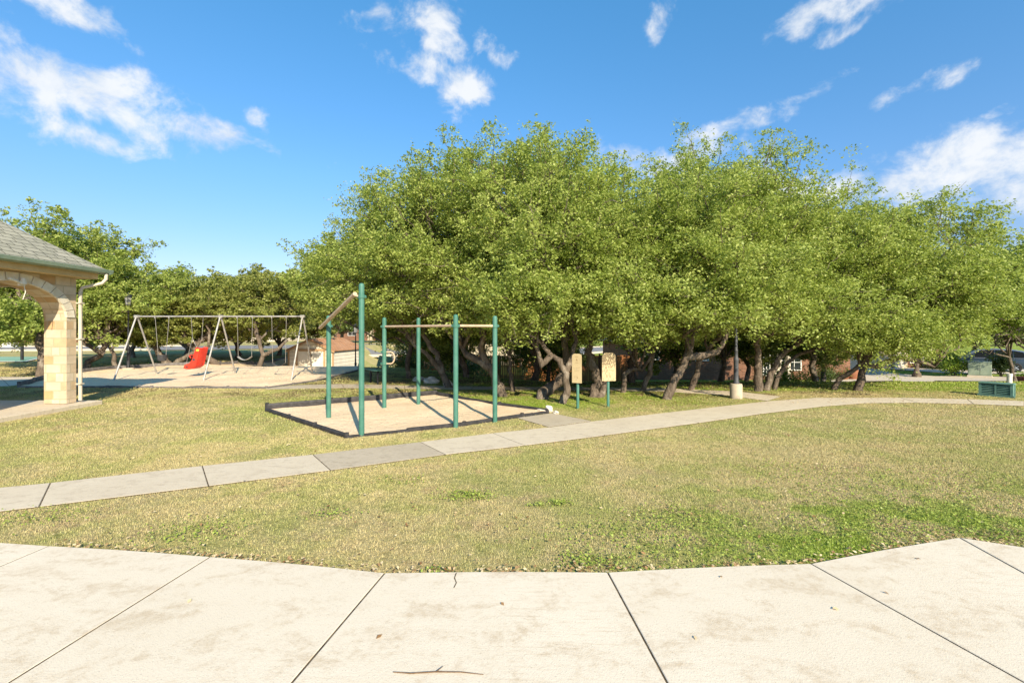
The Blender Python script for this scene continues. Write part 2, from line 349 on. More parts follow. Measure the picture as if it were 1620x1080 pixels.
def boxuv(me):
    uvl = me.uv_layers.new(name='UVMap'); V = [v_.co for v_ in me.vertices]
    for p in me.polygons:
        nx, ny, nz = p.normal
        for li in p.loop_indices:
            q = V[me.loops[li].vertex_index]
            if abs(nz) > .85: uv = (q.x, q.y)
            elif abs(nx) > abs(ny): uv = (q.y, q.z / max(math.sqrt(1 - nz * nz), .3) )
            else: uv = (q.x, q.z / max(math.sqrt(1 - nz * nz), .3))
            uvl.data[li].uv = uv
def thing(name, label, cat, loc=(0, 0, 0), rz=0, group=None):
    o = bpy.data.objects.new(name, None); C.objects.link(o); o.location = loc; o.rotation_euler = (0, 0, rz); o.empty_display_size = .2
    o['label'] = label; o['category'] = cat
    if group: o['group'] = group
    return o
def tag(o, label, cat, group=None, kind=None):
    o['label'] = label; o['category'] = cat
    if group: o['group'] = group
    if kind: o['kind'] = kind
    return o
def struct(o): o['kind'] = 'structure'; return o

# ---------------------------------------------------------------- terrain
def sm(a, b_, x):
    t_ = np.clip((np.asarray(x, float) - a) / (b_ - a), 0, 1); return t_ * t_ * (3 - 2 * t_)
def H(x, y):
    k = sm(-6, 2, x); y0 = 20.5 + (13 - 20.5) * k; y1 = 28 + 2 * k
    t_ = np.clip((np.asarray(y, float) - y0) / (y1 - y0), 0, 1); s_ = t_ * t_ * (3 - 2 * t_)
    return -1.7 * s_ * sm(-16, -11.5, x) * (1 - .2 * sm(18, 30, x))
def h(x, y): return float(H(x, y))
def G(px, py):       # photo pixel of a point on the ground -> x, y
    y = EYE * F / (py - HY)
    for _ in range(60):
        x = (px - CX) * y / F; y = .5 * y + .5 * (EYE - h(x, y)) * F / (py - HY)
    return ((px - CX) * y / F, y)
def P(px, py, d): return Vector(((px - CX) * d / F, d, EYE - (py - HY) * d / F))
def inpoly(poly, x, y):
    x = np.asarray(x); y = np.asarray(y); r = np.zeros(x.shape, bool); k = len(poly)
    for i in range(k):
        x1, y1 = poly[i]; x2, y2 = poly[(i + 1) % k]
        if y1 == y2: continue
        c = ((y1 > y) != (y2 > y)) & (x < (x2 - x1) * (y - y1) / (y2 - y1) + x1); r ^= c
    return r

xs = np.unique(np.concatenate([[-2500, -900, -400, -200, -120], np.arange(-80, -20, 4), np.arange(-20, 20, .5), np.arange(20, 60, 2), [70, 100, 160, 300, 900, 2500]]))
ys = np.unique(np.concatenate([[-300, -80, -30, -10], np.arange(-4, 34, .5), np.arange(34, 80, 4), [90, 120, 200, 400, 1000, 3000]]))
gx, gy = np.meshgrid(xs, ys); gz = H(gx, gy)
V_ = np.stack([gx, gy, gz], -1).reshape(-1, 3); nx_ = len(xs)
fs = [(j * nx_ + i, j * nx_ + i + 1, (j + 1) * nx_ + i + 1, (j + 1) * nx_ + i) for j in range(len(ys) - 1) for i in range(nx_ - 1)]
g = MB(); g.v = [tuple(p) for p in V_]; g.f = fs; g.mi = [0] * len(fs)
struct(g.build('ground', 'lawn', smooth=True, norm=False, uv=False))

# ---------------------------------------------------------------- foreground plaza in radial panels
edge = [G(-260, 850), G(78, 869.5), G(333, 887), G(609, 913), G(961, 912), G(1282, 898), G(1517, 856), G(1900, 918)]
inner = [(-9, 1.9), G(-60, 930), G(30, 1080), G(468, 1080), G(1052, 1080), G(1606, 1080), (6.0, 2.0), (7.5, .9)]
def ext(a, b_, t_): return (a[0] + (b_[0] - a[0]) * t_, a[1] + (b_[1] - a[1]) * t_)
inner = [(-9.5, 1.2), ext(edge[1], G(0, 903), 9), ext(edge[2], G(30, 1080), 2.2), ext(edge[3], G(470, 1080), 2.6), ext(edge[4], G(1050, 1080), 2.6), ext(edge[5], G(1603, 1080), 2.2), ext(edge[6], G(1620, 914), 4), (9, -3)]
plaza_poly = edge + [(12, -6), (-12, -6)]
b_ = MB(); b_.prism([(x, y) for x, y in plaza_poly], lambda u, v, t_: (u, v, t_), -.3, .028)
plz = b_.build('paving_bed', 'joint_dirt', uv=False); struct(plz)
def inset(poly, d):
    bm = bmesh.new(); vs = [bm.verts.new((x, y, 0)) for x, y in poly]; f = bm.faces.new(vs)
    bm.normal_update(); bmesh.ops.inset_region(bm, faces=[f], thickness=d, use_even_offset=True, use_boundary=True)
    r = [(v.co.x, v.co.y) for v in f.verts]; bm.free(); return r
def slab_panel(mb, poly, z0, z1, gap=.0055, rb=.004, side=1):
    p0 = inset(poly, gap); p1 = inset(poly, gap + rb); k = len(p0)
    zf = (lambda x, y, z: z + h(x, y))
    vs = [(x, y, zf(x, y, z0)) for x, y in p0] + [(x, y, zf(x, y, z1 - rb * .7)) for x, y in p0] + [(x, y, zf(x, y, z1)) for x, y in p1]
    fs = [(i, (i + 1) % k, (i + 1) % k + k, i + k) for i in range(k)] + [(i + k, (i + 1) % k + k, (i + 1) % k + 2 * k, i + 2 * k) for i in range(k)] + [tuple(range(2 * k, 3 * k))]
    mb.add(vs, fs); nf = len(fs); mb.mi[-nf:-nf + k] = [side] * k
def subdiv_edge(a, b_, n_, bulge=0):
    dx, dy = b_[0] - a[0], b_[1] - a[1]; L_ = math.hypot(dx, dy)
    return [(a[0] + dx * i / n_ - dy / L_ * bulge * math.sin(math.pi * i / n_), a[1] + dy * i / n_ + dx / L_ * bulge * math.sin(math.pi * i / n_)) for i in range(n_)]
pm = MB()
for i in range(len(edge) - 1):
    a, b2, c2, d2 = edge[i], edge[i + 1], inner[i + 1], inner[i]
    slab_panel(pm, [a, b2, c2, d2] if False else subdiv_edge(a, b2, 5, .012) + [b2, c2, d2], -.05, .035)
# the ring behind the camera
hub = [inner[0]] + inner[1:7] + [inner[7], (12, -6), (-12, -6)]
slab_panel(pm, hub, -.05, .035)
struct(pm.build('plaza_paving', ['concrete', 'joint_dirt'], uv=False))
# thin crack running in from the lawn edge
ck = MB(); cp = [G(722, 914), G(719, 922), G(722, 930), G(718, 938)]
for i in range(3):
    (x1, y1), (x2, y2) = cp[i], cp[i + 1]
    ck.add([(x1 - .004, y1, .0372), (x1 + .004, y1, .0372), (x2 + .003, y2, .0372), (x2 - .003, y2, .0372)], [(0, 1, 2, 3)])
struct(ck.build('paving_crack', 'joint_dirt', uv=False))

# ---------------------------------------------------------------- walks
def walk(name, pairs, dark=(), z1=.014, mats=('path_concrete', 'path_dark'), gap=.006, bed=True):
    tp = [G(*p[0]) for p in pairs]; bt = [G(*p[1]) for p in pairs]
    mb = MB()
    for i in range(len(pairs) - 1):
        mb.cur = 1 if i in dark else 0
        slab_panel(mb, [bt[i], bt[i + 1], tp[i + 1], tp[i]], -.06, z1, gap, side=2)
    o = struct(mb.build(name, list(mats) + ['joint_dirt'], uv=False))
    if bed:
        bb = MB()
        for i in range(len(pairs) - 1):
            q = [bt[i], bt[i + 1], tp[i + 1], tp[i]]; bb.add([(x, y, h(x, y) + z1 - .005) for x, y in q], [(0, 1, 2, 3)])
        struct(bb.build(name + '_bed', 'joint_dirt', uv=False))
    return bt + tp[::-1]
main_pairs = [((-160, 788), (-260, 842)), ((80, 765), (62, 803)), ((320, 738), (330, 770)), ((495, 720), (523, 745)), ((665, 700), (705, 720)), ((780, 686), (830, 705.5)),
 ((870, 676.5), (938, 692)), ((938, 667), (1012, 682)), ((1040, 655), (1106, 669.5)), ((1140, 643.5), (1205, 655)), ((1210, 635.5), (1300, 643.5)), ((1290, 629.8), (1370, 638)), ((1425, 629.6), (1450, 637.4)),
 ((1530, 632), (1540, 639.5)), ((1620, 635), (1620, 642.5)), ((1900, 642), (1900, 651))]
path_poly = walk('path', main_pairs, dark=(3,))
spur_poly = walk('path_spur', [((873, 654), (818, 661.5)), ((936, 666.5), (868, 676))], dark=(0,), z1=.013)
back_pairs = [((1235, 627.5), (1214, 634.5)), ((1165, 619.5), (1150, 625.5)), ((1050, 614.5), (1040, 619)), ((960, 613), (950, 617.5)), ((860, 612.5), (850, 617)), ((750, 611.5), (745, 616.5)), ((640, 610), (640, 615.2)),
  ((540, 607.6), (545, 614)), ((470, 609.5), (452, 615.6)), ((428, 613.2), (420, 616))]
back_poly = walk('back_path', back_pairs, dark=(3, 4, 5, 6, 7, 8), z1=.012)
left_poly = walk('side_path', [((-400, 597), (-400, 612)), ((-100, 597), (-100, 612)), ((0, 596.5), (15, 611)), ((68, 596.5), (50, 606))], z1=.012, mats=('drive_concrete', 'path_dark'))
# driveway of the far houses
def sheet(name, poly, mname, dz, n_=1):
    bm = bmesh.new(); f = bm.faces.new([bm.verts.new((x, y, 0)) for x, y in poly])
    bmesh.ops.triangulate(bm, faces=[f])
    for _ in range(n_): bmesh.ops.subdivide_edges(bm, edges=bm.edges[:], cuts=1, use_grid_fill=False); bmesh.ops.triangulate(bm, faces=bm.faces[:])
    for v in bm.verts: v.co.z = h(v.co.x, v.co.y) + dz
    me = bpy.data.meshes.new(name); bm.to_mesh(me); bm.free(); me.materials.append(M[mname])
    o = bpy.data.objects.new(name, me); C.objects.link(o); return struct(o)
drive_poly = [G(1367, 606), G(1395, 605), G(1480, 603), G(1620, 603), (60, 25.5), (60, 28.2), G(1620, 597), G(1480, 596), G(1420, 592), (28.5, 36.4), (25, 36.4), G(1372, 591)]
sheet('driveway', drive_poly, 'drive_concrete', .05, 4)
sheet('far_driveway', [(30.5, 32), (52, 28.8), (60, 31), (60, 36.5), (29, 36.5)], 'drive_concrete', .045, 4)
road_poly = [(-140, 31), (-60, 34.5), (-30, 38), (-8, 47), (10, 62), (30, 90), (22, 96), (2, 72), (-14, 57), (-34, 47), (-62, 43.5), (-140, 40)]
sheet('road', road_poly, 'asphalt', .03, 3)
kb = MB()
for s_ in (0, 5):
    pts = road_poly[0:6] if s_ == 0 else road_poly[6:12]
    for (x1, y1), (x2, y2) in zip(pts[:-1], pts[1:]):
        L_ = math.hypot(x2 - x1, y2 - y1); kb.box(((x1 + x2) / 2, (y1 + y2) / 2, (h(x1, y1) + h(x2, y2)) / 2 + .03), (L_, .35, .24), math.atan2(y2 - y1, x2 - x1))
struct(kb.build('kerb', 'drive_concrete', uv=False))
court = [(-25.7, 24), (-29, 28.4), (-52, 28.4), (-48, 24)]
sheet('sports_court', court, 'court_green', .04)
cl = MB()
for a, b2 in ((court[0], court[1]), (court[0], court[3])):
    L_ = math.hypot(b2[0] - a[0], b2[1] - a[1]); cl.box(((a[0] + b2[0]) / 2, (a[1] + b2[1]) / 2, .05), (L_, .12, .012), math.atan2(b2[1] - a[1], b2[0] - a[0]))
struct(cl.build('court_line', 'court_line', uv=False))

# ---------------------------------------------------------------- sand pits with plastic borders
rng = np.random.default_rng(3)
def sandpit(name, poly, step=.25, amp=.03, z0=.02):
    xs_ = [p[0] for p in poly]; ys_ = [p[1] for p in poly]
    bm = bmesh.new(); f = bm.faces.new([bm.verts.new((x, y, 0)) for x, y in poly]); bmesh.ops.triangulate(bm, faces=[f])
    for _ in range(5): bmesh.ops.subdivide_edges(bm, edges=[e for e in bm.edges if e.calc_length() > step], cuts=1); bmesh.ops.triangulate(bm, faces=bm.faces[:])
    ph = rng.random(8) * 6
    for v in bm.verts:
        x, y = v.co.x, v.co.y
        v.co.z = h(x, y) + z0 + amp * .5 * (math.sin(x * 2.1 + ph[0]) * math.sin(y * 2.7 + ph[1]) + .6 * math.sin(x * 5.3 + ph[2] + y) * math.sin(y * 4.9 + ph[3])) + amp * .5
    for fc in bm.faces: fc.smooth = True
    me = bpy.data.meshes.new(name); bm.to_mesh(me); bm.free(); me.materials.append(M['sand'])
    o = bpy.data.objects.new(name, me); C.objects.link(o); return struct(o)
def border(label, pts, hgts, seg, mats, group=None, closed=True, thick=.075):
    cx_ = sum(p[0] for p in pts) / len(pts); cy_ = sum(p[1] for p in pts) / len(pts)
    root = thing('playground_border', label, 'border', (cx_, cy_, 0), 0, group)
    q = pts + [pts[0]] if closed else pts
    rr = random.Random(5)
    for ei, ((x1, y1), (x2, y2)) in enumerate(zip(q[:-1], q[1:])):
        hgt = hgts[ei]; L_ = math.hypot(x2 - x1, y2 - y1); k = max(1, round(L_ / seg)); an = math.atan2(y2 - y1, x2 - x1)
        for i in range(k):
            t0, t1 = i / k, (i + 1) / k
            hh = hgt + rr.uniform(-.012, .012); mx_, my_ = x1 + (x2 - x1) * (t0 + t1) / 2 - cx_, y1 + (y2 - y1) * (t0 + t1) / 2 - cy_
            gz_ = h(mx_ + cx_, my_ + cy_); Ls = L_ / k - .01; aj = an + rr.uniform(-.012, .012)
            mb = MB()
            prof = [(-thick / 2, -.05), (thick / 2, -.05), (thick / 2, hh * .8), (thick / 2 - .012, hh), (-thick / 2 + .012, hh), (-thick / 2, hh * .8)]
            ca, sa = math.cos(aj), math.sin(aj)
            mb.prism(prof, lambda u, v_, t_: (mx_ + t_ * ca - u * sa, my_ + t_ * sa + u * ca, gz_ + v_), -Ls / 2, Ls / 2)
            for s2 in (-1, 1):       # recessed slots shown as raised ribs on both faces
                for e in (-.25, .25):
                    mb.box((mx_ + e * Ls * ca - s2 * (thick / 2) * sa, my_ + e * Ls * sa + s2 * (thick / 2) * ca, gz_ + hh * .5), (Ls * .38, .014, hh * .28), aj)
            mb.tube([(mx_ + Ls / 2 * ca, my_ + Ls / 2 * sa, gz_), (mx_ + Ls / 2 * ca, my_ + Ls / 2 * sa, gz_ + hh + .018)], .038, 10)
            mb.build('border_segment', mats, root, uv=False)
    return root
bars_poly = [G(422, 650), G(548, 692.5), G(735, 673), G(826, 659), G(866, 653.5), G(790, 643), G(726, 632.5), G(690, 626.5)]
sandpit('sand', bars_poly)
border('low black plastic border around the small sand pit of the exercise bars', bars_poly, [.06, .05, .05, .05, .09, .10, .12, .15], 1.15, 'border_plastic', 'sand pit borders')
swing_poly = [G(30, 613), G(240, 613.3), G(422, 614.5), G(500, 603), G(568, 586), G(566, 580.5), G(480, 578), G(400, 577), G(320, 578), G(246, 581), G(180, 585), G(127, 590.5), G(75, 600)]
sandpit('sand', swing_poly, .4, .05)
border('faded grey plastic border around the large sand pit of the swings', swing_poly, [.045, .045, .05, .05, .10, .12, .14, .16, .17, .18, .19, .19, .17], 1.25, 'border_faded', 'sand pit borders')

# ---------------------------------------------------------------- exercise bars
rt = thing('exercise_bars', 'green fitness posts with tan chinning bars standing in the small sand pit', 'exercise bars', (-2, 9, 0))
def gp(px, py): x, y = G(px, py); return (x + 2, y - 9)
posts = {'A': (gp(520, 664), 1.975), 'B': (gp(572, 690), 2.45), 'C': (gp(608, 648), 1.97), 'D': (gp(662, 641), 1.98), 'E': (gp(721, 676), 1.975), 'F': (gp(783, 667.5), 1.965)}
for k_, ((x, y), hh) in posts.items():
    r = .044
    mb = MB(); mb.lathe([(r, -.3), (r, hh - .05), (r * .93, hh - .025), (r * .7, hh - .008), (r * .25, hh)], (x, y, 0), 20); mb.build('post', 'green_paint', rt, True)
def collar(x, y, z, parent=rt):
    mb = MB(); mb.lathe([(.045, -.028), (.056, -.027), (.056, .027), (.045, .028)], (x, y, z), 20)
    mb.box((x - .062, y, z), (.03, .02, .04)); mb.box((x + .062, y, z), (.03, .02, .04)); mb.tube([(x - .068, y - .024, z), (x - .068, y + .024, z)], .009, 6); mb.tube([(x + .068, y - .024, z), (x + .068, y + .024, z)], .009, 6); return mb.build('collar', 'green_paint', parent, True)
bz = 1.775
A, B, Cc, Dd, E, Fp = (posts[k_][0] for k_ in 'ABCDEF')
collar(*A, bz); collar(*B, 2.235); collar(*Cc, bz); collar(*E, bz); collar(*Fp, bz); collar(*Cc, 1.235); collar(*Cc, .985)
def V3(p, z): return Vector((p[0], p[1], z))
d_ = (V3(A, bz) - V3(B, 2.235)); off = Vector((-.10, -.03, 0)); nn = d_.normalized()
mb = MB(); mb.tube([V3(B, 2.27) + off + nn * -.02, V3(A, bz + .01) + off + nn * .17], .034, 14); mb.tube([V3(B, 2.235), V3(B, 2.25) + off], .018, 8); mb.tube([V3(A, bz), V3(A, bz + .02) + off], .018, 8)
mb.build('inclined_bar', 'tan_pipe', rt, True)
for p, q in ((Cc, E), (E, Fp)):
    a, b2 = V3(p, bz), V3(q, bz); u = (b2 - a).normalized(); mb = MB(); mb.tube([a + u * .06, b2 - u * .06], .023, 14); mb.build('chinning_bar', 'tan_pipe', rt, True)
mb = MB(); hp = [Vector((Cc[0] + .05, Cc[1] - .01, 1.235))]
for i in range(9):
    a = math.pi / 2 - math.pi * i / 8; hp.append(Vector((Cc[0] + .14 + .085 * math.cos(a), Cc[1] - .03, 1.11 + .125 * math.sin(a))))
hp.append(Vector((Cc[0] + .05, Cc[1] - .01, .985))); mb.tube(hp, .016, 10); mb.build('grip_handle', 'tan_pipe', rt, True)

# ---------------------------------------------------------------- instruction signs
def sign(label, px, py, top, bot, wd, rz, mname, marks):
    x, y = G(px, py); r_ = thing('instruction_sign', label, 'sign', (x, y, 0), rz, 'fitness instruction signs')
    mb = MB(); mb.lathe([(.032, -.2), (.032, bot + .1), (.028, bot + .11)], (0, 0, 0), 14); mb.build('post', 'green_paint', r_, True)
    hw = wd / 2; rad = hw * .62; pl = [(-hw, bot), (hw, bot)]
    for i in range(7): a = math.pi / 2 * i / 6; pl.append((hw - rad + rad * math.cos(a), top - rad + rad * math.sin(a)))
    for i in range(7): a = math.pi / 2 + math.pi / 2 * i / 6; pl.append((-hw + rad + rad * math.cos(a), top - rad + rad * math.sin(a)))
    mb = MB(); mb.prism(pl, lambda u, v_, t_: (u, t_, v_), -.062, -.038); bo = mb.build('board', mname, r_)
    for (u, v_, ww, hh) in marks: mb = MB(); mb.box((u * hw, -.0635, bot + (top - bot) * v_), (ww * wd, .003, hh)); mb.build('printed_mark', 'sign_ink', bo)
    for z in (bot + .08, bot + .3): mb = MB(); mb.tube([(0, -.067, z), (0, .036, z)], .006, 8); mb.build('bolt', 'galvanised', r_)
mk = [(0, .90, .30, .010), (-.05, .80, .06, .035), (.1, .78, .05, .045), (0, .69, .34, .006), (0, .52, .6, .004), (0, .46, .6, .004), (.0, .40, .5, .004), (-.1, .22, .3, .004), (.15, .18, .06, .03)]
sign('narrow tan round-topped sign on a green post, nearer the exercise bars', 914, 646, 1.19, .56, .215, R(-30), 'sign_clean', mk)
sign('tan sign blotched with dark lichen on a green post', 962, 643.5, 1.20, .58, .31, R(6), 'sign_stained', mk[3:])

# ---------------------------------------------------------------- swing set
sx, sy = -10.5, 16.4
sw = thing('swing_set', 'galvanised steel two bay swing frame on the large sand pit', 'swing set', (sx, sy, 0))
apx = [(-3.02, 0), (-.0, 0), (2.96, 0)]
for ax, _ in apx:
    for s_ in (-1, 1):
        mb = MB(); mb.tube([(ax + .12 * -s_, s_ * 1.13, -.1), (ax, s_ * .03, 2.17)], .029, 12); mb.build('leg', 'galvanised', sw, True)
    mb = MB(); mb.box((ax, 0, 2.19), (.14, .12, .10)); mb.build('bracket', 'galvanised', sw, bevel=.01)
mb = MB(); mb.tube([(-3.1, 0, 2.19), (3.04, 0, 2.19)], .028, 14); mb.build('top_beam', 'galvanised', sw, True)
def chain_mb(mb, a, b2, r=.0085):
    a, b2 = Vector(a), Vector(b2); L_ = (b2 - a).length; k = max(4, int(L_ / .035)); pts = []; rd = []
    for i in range(k + 1): pts.append(a.lerp(b2, i / k)); rd.append(r * (1.25 if i % 2 else .7))
    mb.tube(pts, rd, 6)
def belt_swing(label, x0, x1, zseat, matn, dy=0):
    cx_ = (x0 + x1) / 2; r_ = thing('swing', label, 'swing', (cx_, sy, 0), 0, 'swings hanging from the swing frame')
    hw = (x1 - x0) / 2; sag = .10; sw_ = hw * .92
    pts = [(-sw_ + 2 * sw_ * i / 12, zseat + sag * (2 * i / 12 - 1) ** 2 * 1.2) for i in range(13)]
    mb = MB(); vs = []; fs = []
    for i, (u, z) in enumerate(pts):
        for (dy2, dz) in ((-.07, 0), (.07, 0), (.07, .012), (-.07, .012)): vs.append((u, dy + dy2, z + dz))
    for i in range(12):
        for j in range(4): fs.append((i * 4 + j, i * 4 + (j + 1) % 4, i * 4 + 4 + (j + 1) % 4, i * 4 + 4 + j))
    fs += [(0, 1, 2, 3), (48, 51, 50, 49)]; mb.add(vs, fs); mb.build('seat', matn, r_, True)
    for s_ in (-1, 1):
        mb = MB(); chain_mb(mb, (s_ * hw * 1.05, 0, 2.15), (s_ * sw_, dy, zseat + sag * 1.2)); mb.build('chain', 'chain', r_)
        mb = MB(); mb.box((s_ * hw * 1.05, 0, 2.155), (.03, .05, .06)); mb.build('hanger', 'galvanised', r_)
def X(px, d=16.4): return (px - CX) * d / F
# first swing is a full bucket seat
x0, x1 = X(246), X(267); r_ = thing('bucket_swing', 'dark bucket swing hanging leftmost in the swing frame', 'swing', ((x0 + x1) / 2, sy, 0), 0, 'swings hanging from the swing frame')
mb = MB(); mb._lathe([(.07, .58), (.12, .60), (.145, .70), (.15, .80), (.135, .80), (.13, .70), (.10, .615), (.02, .60)], (0, 0, 0), 16); mb.build('seat', 'dark_rubber', r_, True)
for s_ in (-1, 1):
    mb = MB(); chain_mb(mb, (s_ * .25, 0, 2.15), (s_ * .14, 0, .80)); mb.build('chain', 'chain', r_)
    mb = MB(); mb.box((s_ * .25, 0, 2.155), (.03, .05, .06)); mb.build('hanger', 'galvanised', r_)
belt_swing('belt swing with grey sagging seat, just right of the middle legs', X(376), X(399), .62, 'pale_belt')
belt_swing('low hanging belt swing beside the right end legs of the frame', X(430.5), X(452.5), .40, 'dark_rubber')
# red high-backed seat
rs = thing('high_back_swing', 'red plastic high-backed adaptive swing with a yellow label', 'swing', (X(312), sy, 0), 0, 'swings hanging from the swing frame')
prof = [(-.42, .36), (-.37, .31), (-.22, .30), (-.02, .33), (.10, .42), (.17, .60), (.25, .84), (.30, 1.06)]
inn = [(-.40, .42), (-.34, .40), (-.20, .385), (-.04, .42), (.02, .50), (.08, .66), (.15, .88), (.20, 1.06)]
mb = MB()
def shell(w0, w1):
    pl = prof + inn[::-1]; mb.prism(pl, lambda u, v_, t_: (u, t_, v_), w0, w1)
shell(-.20, .20); mb.build('seat', 'red_plastic', rs, True, bevel=.02)
for s_ in (-1, 1):
    wing = [(-.40, .33), (-.05, .32), (.12, .42), (.30, 1.07), (.12, 1.09), (.06, .93), (-.04, .66), (-.14, .53), (-.36, .46)]
    mb = MB(); mb.prism(wing, lambda u, v_, t_: (u, t_, v_), s_ * .235 - .03, s_ * .235 + .03); mb.build('side_wing', 'red_plastic', rs, bevel=.02)
mb = MB(); mb.prism([(-.02, .62), (.08, .60), (.10, .68), (.0, .70)], lambda u, v_, t_: (u, t_, v_), -.272, -.2675); mb.build('slot', 'dark_rubber', rs); mb = MB(); mb.prism([(-.30, .38), (-.20, .37), (-.19, .41), (-.28, .43)], lambda u, v_, t_: (u, t_, v_), -.272, -.2675); mb.build('slot', 'dark_rubber', rs)
mb = MB(); mb.prism([(.13, .95), (.25, .95), (.27, 1.02), (.15, 1.03)], lambda u, v_, t_: (u, t_, v_), -.273, -.2675); mb.build('label_patch', 'yellow_label', rs)
mb = MB(); mb.tube([(-.12, -.20, .70), (-.22, -.16, .78), (-.24, 0, .80), (-.22, .16, .78), (-.12, .20, .70)], .02, 8); mb.build('lap_bar', 'red_plastic', rs, True)
rs.scale = (.86, .86, 1)
for s_ in (-1, 1):
    for sgn in (-1, 1):
        mb = MB(); top = (s_ * .25, 0, 2.15); mid_ = Vector((s_ * .20, 0, 1.42)); chain_mb(mb, top, mid_) if sgn < 0 else None
        tgt = (-.30, s_ * .25, .44) if sgn < 0 else (.20, s_ * .25, .98)
        chain_mb(mb, mid_, tgt); mb.build('chain', 'chain', rs)

# ---------------------------------------------------------------- bench by the back walk
bx_, by_ = G(592, 606); bn = thing('bench', 'green slatted bench with black pedestal legs beside the back walk', 'bench', (bx_, by_, 0), R(-52))
def slats(n_, a, b2, wd, ax):   # slats between two rails
    mb = MB(); a, b2 = Vector(a), Vector(b2)
    u = (b2 - a); an = math.atan2(u.z, u.y)
    for i in range(n_):
        c_ = a + u * ((i + .5) / n_); mb.box(c_, (wd, u.length / n_ * .78, .02), 0, Matrix.Rotation(an, 3, 'X'))
    for s_ in (-1, 1): mb.box((a + b2) / 2 + Vector((s_ * wd * .42, 0, 0)) , (.03, u.length, .034), 0, Matrix.Rotation(an, 3, 'X'))
    return mb
slats(6, (0, -.22, .44), (0, .20, .41), .95, 0).build('seat', 'green_paint', bn)
slats(6, (0, .26, .50), (0, .37, .86), .95, 0).build('backrest', 'green_paint', bn)
for s_ in (-1, 1):
    mb = MB(); mb.tube([(s_ * .30, 0, -.1), (s_ * .30, 0, .40)], .033, 10); mb.box((s_ * .30, 0, .40), (.05, .42, .03)); mb.tube([(s_ * .30, .16, .40), (s_ * .30, .26, .48), (s_ * .30, .385, .84)], .018, 8); mb.build('leg', 'lamp_black', bn, True)

# ---------------------------------------------------------------- lamps
def lamp(label, x, y, hgt, base_h=.38, base_r=.14, pm_='lamp_black'):
    z = h(x, y); r_ = thing('street_lamp', label, 'street lamp', (x, y, z), 0, 'post lamps along the walks')
    mb = MB(); mb.lathe([(base_r, -.3), (base_r, base_h - .02), (base_r - .015, base_h)], (0, 0, 0), 24); mb.build('concrete_footing', 'path_dark', r_, True)
    b0 = base_h
    prof = [(.072, b0), (.072, b0 + .04), (.058, b0 + .07), (.055, b0 + .55), (.062, b0 + .57), (.062, b0 + .61), (.042, b0 + .66), (.040, b0 + .80), (.048, b0 + .82), (.034, b0 + .86), (.028, hgt - .62), (.04, hgt - .60), (.022, hgt - .55)]
    mb = MB(); mb.lathe(prof, (0, 0, 0), 16); mb.build('pole', pm_, r_, True)
    mb = MB(); mb._lathe([(.06, hgt - .55), (.085, hgt - .53), (.13, hgt - .22), (.125, hgt - .20)], (0, 0, 0), 6); lg = mb.build('lantern_glass', 'frosted_glass', r_)
    mb = MB()
    for i in range(6):
        a = i * math.pi / 3; mb.tube([(.09 * math.cos(a), .09 * math.sin(a), hgt - .54), (.136 * math.cos(a), .136 * math.sin(a), hgt - .21)], .008, 6)
    mb._lathe([(.10, hgt - .56), (.10, hgt - .53)], (0, 0, 0), 6); mb.build('lantern_frame', pm_, r_)
    mb = MB(); mb.lathe([(.165, hgt - .21), (.15, hgt - .18), (.08, hgt - .10), (.03, hgt - .06), (.018, hgt - .03), (.02, hgt - .01), (.005, hgt)], (0, 0, 0), 12); mb.build('lantern_cap', pm_, r_, True)
x, y = G(1164.5, 630); lamp('black tapered lamp post on a round concrete footing beside the path fork', x, y, 3.1, .37, .145, 'lamp_grey')
x = (562.5 - CX) * 25 / F; lamp('thin black lamp post with lantern beside the small cream shed', x, 25, 3.2)
x, y = G(203, 586); lamp('dark lamp post behind the swings under the left oaks', x, y, 3.3, .12, .2)

# ---------------------------------------------------------------- small things on the ground
def rock(label, x, y, s_, seed, group=None, flat_=.6):
    bm = bmesh.new(); bmesh.ops.create_icosphere(bm, subdivisions=3, radius=1); rr = random.Random(seed); ph = [rr.uniform(0, 6) for _ in range(6)]
    for v in bm.verts:
        q = v.co; k = 1 + .18 * math.sin(q.x * 3 + ph[0]) * math.sin(q.y * 3 + ph[1]) + .14 * math.sin(q.z * 5 + ph[2] + q.x * 4) + rr.uniform(-.04, .04)
        v.co = Vector((q.x * k * s_, q.y * k * s_ * .8, q.z * k * s_ * flat_))
    me = bpy.data.meshes.new('rock'); bm.to_mesh(me); bm.free(); me.materials.append(M['rock_white'])
    o = bpy.data.objects.new('rock', me); C.objects.link(o); o.location = (x, y, h(x, y) + s_ * flat_ * .4); o.rotation_euler = (rr.uniform(-.2, .2), rr.uniform(-.2, .2), rr.uniform(0, 6)); tag(o, label, 'rock', group)
x, y = G(857, 652); rock('flat tan rock at the right corner of the bars sand pit', x, y, .15, 1, 'loose pale rocks', .35)
x, y = G(869, 652); rock('upright white rock at the right corner of the bars sand pit', x, y + .05, .09, 2, 'loose pale rocks', 1.1)
x, y = G(880, 654); rock('small brownish rock lying just right of the white rock', x, y, .07, 3, 'loose pale rocks')
x, y = G(672, 612); rock('pale boulder in the grass under the oaks behind the bars', x, y + 1, .26, 4, 'loose pale rocks', .5)
x, y = G(648, 610); rock('low boulder left of the pale boulder behind the bars', x, y + 1.4, .25, 5, 'loose pale rocks', .4)
x, y = G(707, 613); rock('grey stone close behind the bars sand pit under the oaks', x, y + .2, .16, 6, 'loose pale rocks', .8)
mb = MB(); tw = [G(622, 1076), G(650, 1078), G(690, 1075.5), G(730, 1076), G(765, 1080)]
